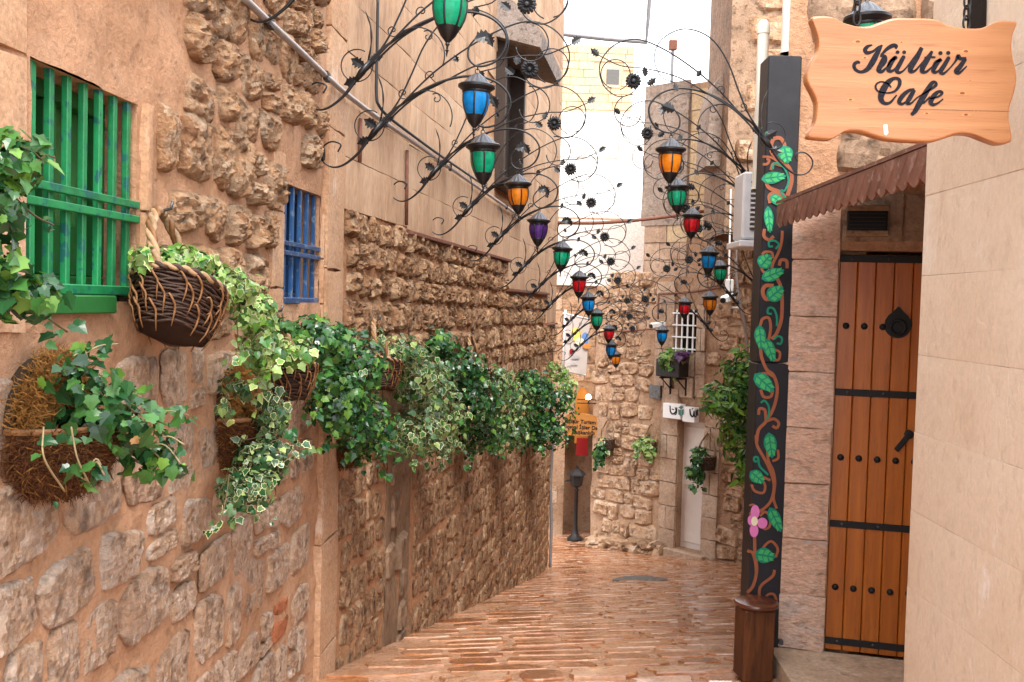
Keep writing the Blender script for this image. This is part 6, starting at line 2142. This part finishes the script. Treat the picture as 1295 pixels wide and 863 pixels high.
# 8..: farther dark clumps
bk = WF.px(606, 470, .14); k = bk.y / F
wicker_basket(bk, WF.n, 46 * k, 32 * k, .08, 'far wicker basket nearly buried under dark ivy', 'wicker baskets', handle=46 * k, detail=.7)
ivy('dark green ivy with an upright tuft beside the creamy variegated one', bk, [blob(556, 440, .14, 20, 22, 150, .4), blob(585, 470, .17, 30, 30, 260, .4), blob(600, 505, .2, 32, 40, 380, .4), blob(608, 545, .2, 28, 28, 220, .4)], .046, DARK, .08, seed=15)
c_, _ = LW(645, 520, .2)
ivy('mixed green and cream ivy second from the far end of the row', c_, [blob(630, 485, .18, 20, 22, 170, .4), blob(648, 515, .2, 24, 40, 340, .4), blob(645, 550, .2, 24, 20, 150, .4)], .050, GREY, .35, seed=17)
c_, _ = LW(690, 520, .25)
ivy('dense dark ivy clump at the far end of the left row', c_, [blob(672, 490, .2, 26, 20, 220, .4), blob(690, 515, .24, 34, 36, 460, .4), blob(686, 550, .24, 32, 20, 240, .4), blob(665, 478, .15, 12, 10, 40, .5)], .058, DARK, .03, seed=19)
c_, _ = LW(710, 480, .3)
ivy('small pale ivy trailing at the corner behind the dark clump', c_, [blob(708, 472, .3, 14, 10, 90, .4), blob(719, 490, .32, 9, 16, 90, .4), blob(698, 462, .25, 6, 6, 24, .5)], .055, PALE, .4, seed=21)
# right: leafy bush behind the post, on the right wall
c_ = at(935, 520, 8.0)
k = 8.0 / F
ivy('leafy green bush leaning out behind the painted post', c_, [(at(938, 470, 8.0), 28 * k, .25, 30 * k, 420, .45), (at(922, 505, 7.9), 38 * k, .28, 24 * k, 560, .45), (at(936, 545, 8.0), 28 * k, .25, 36 * k, 460, .45), (at(943, 590, 8.0), 18 * k, .2, 22 * k, 180, .5)], .075, [('leaf_light', 7), ('leaf_mid', 4), ('leaf_dark', 1.5)],
    strands=[([at(925, 500, 7.9), at(905, 512, 7.85), at(884, 518, 7.8)], 26), ([at(930, 450, 7.9), at(945, 440, 7.85), at(955, 436, 7.8)], 14)], seed=23, name='leafy_bush', bush=True, group='plants at the far end', droop=.2)
# planter box under the grilled window
r4 = rx(846, 876, 454, 476)
pbx = root('window_box', WX.pt((r4[0] + r4[1]) / 2, r4[2], .25), 'black window box under the white grille on iron brackets', 'planter')
p = MB()
wbox(WX, r4[0], r4[1], r4[2], r4[3], .10, .36, .012, p)
O('box', p.mesh('box', M['iron_matt']), pbx)
for s in (r4[0] + .08, r4[1] - .08):
    O('bracket', MB().tube([WX.pt(s, r4[2] - .02, .34), WX.pt(s, r4[2] - .03, .06), WX.pt(s, r4[2] - .3, .05)], .018, 6).tube([WX.pt(s, r4[2] - .03, .3), WX.pt(s, r4[2] - .2, .07)], .012, 6).mesh('bracket', M['iron_matt']), pbx)
def fb(px_, py_, off, a_, h_, n_):
    c__ = WX.px(px_, py_, off)
    k_ = c__.y / F
    return (c__, a_ * k_, a_ * k_ * .8, h_ * k_, n_, .45)
ivy('pale and purple foliage in the black window box', WX.px(855, 455, .3), [fb(846, 455, .3, 13, 13, 150), fb(862, 450, .25, 12, 8, 60)], .085, [('leaf_pale', 4), ('leaf_light', 3), ('leaf_mid', 2)], .2, seed=25, group='plants at the far end')
ivy('small purple-leaved plant in the black window box', WX.px(862, 448, .3), [fb(863, 449, .34, 11, 6, 45)], .10, [('leaf_purple', 1)], 0, seed=26, group='plants at the far end')
# small hanging baskets on the facade
for (x, y_, w_, lab, lab2, pal, va, bl) in ((893, 578, 26, 'small wicker basket hung right of the pale far door', 'dark ivy hanging in front of the pale far door', DARK, .1, [(884, 578, 11, 14, 130), (880, 598, 12, 12, 120)]),
                                        (822, 560, 20, 'small wicker basket hung on the facade left of the pale door', 'pale ivy on the facade left of the pale door', PALE, .4, [(816, 562, 13, 10, 150), (822, 572, 10, 10, 70), (806, 562, 8, 5, 40)]),
                                        (767, 556, 22, 'small wicker basket beside the orange wooden sign', 'small green ivy beside the orange wooden sign', GREEN, .1, [(762, 562, 8, 9, 80), (758, 575, 8, 10, 90)])):
    bk = WX.px(x, y_, .16); k = bk.y / F
    wicker_basket(bk, WX.n, w_ * k, w_ * .65 * k, .1, lab, 'baskets on the far facade', handle=w_ * 1.1 * k, detail=.4)
    ivy(lab2, bk, [fb(a_, b_, .24, c2, d2, n_) for a_, b_, c2, d2, n_ in bl], .075, pal, va, seed=int(x), group='plants at the far end')

for o in bpy.data.objects:
    if '_abs' in o:
        del o['_abs']
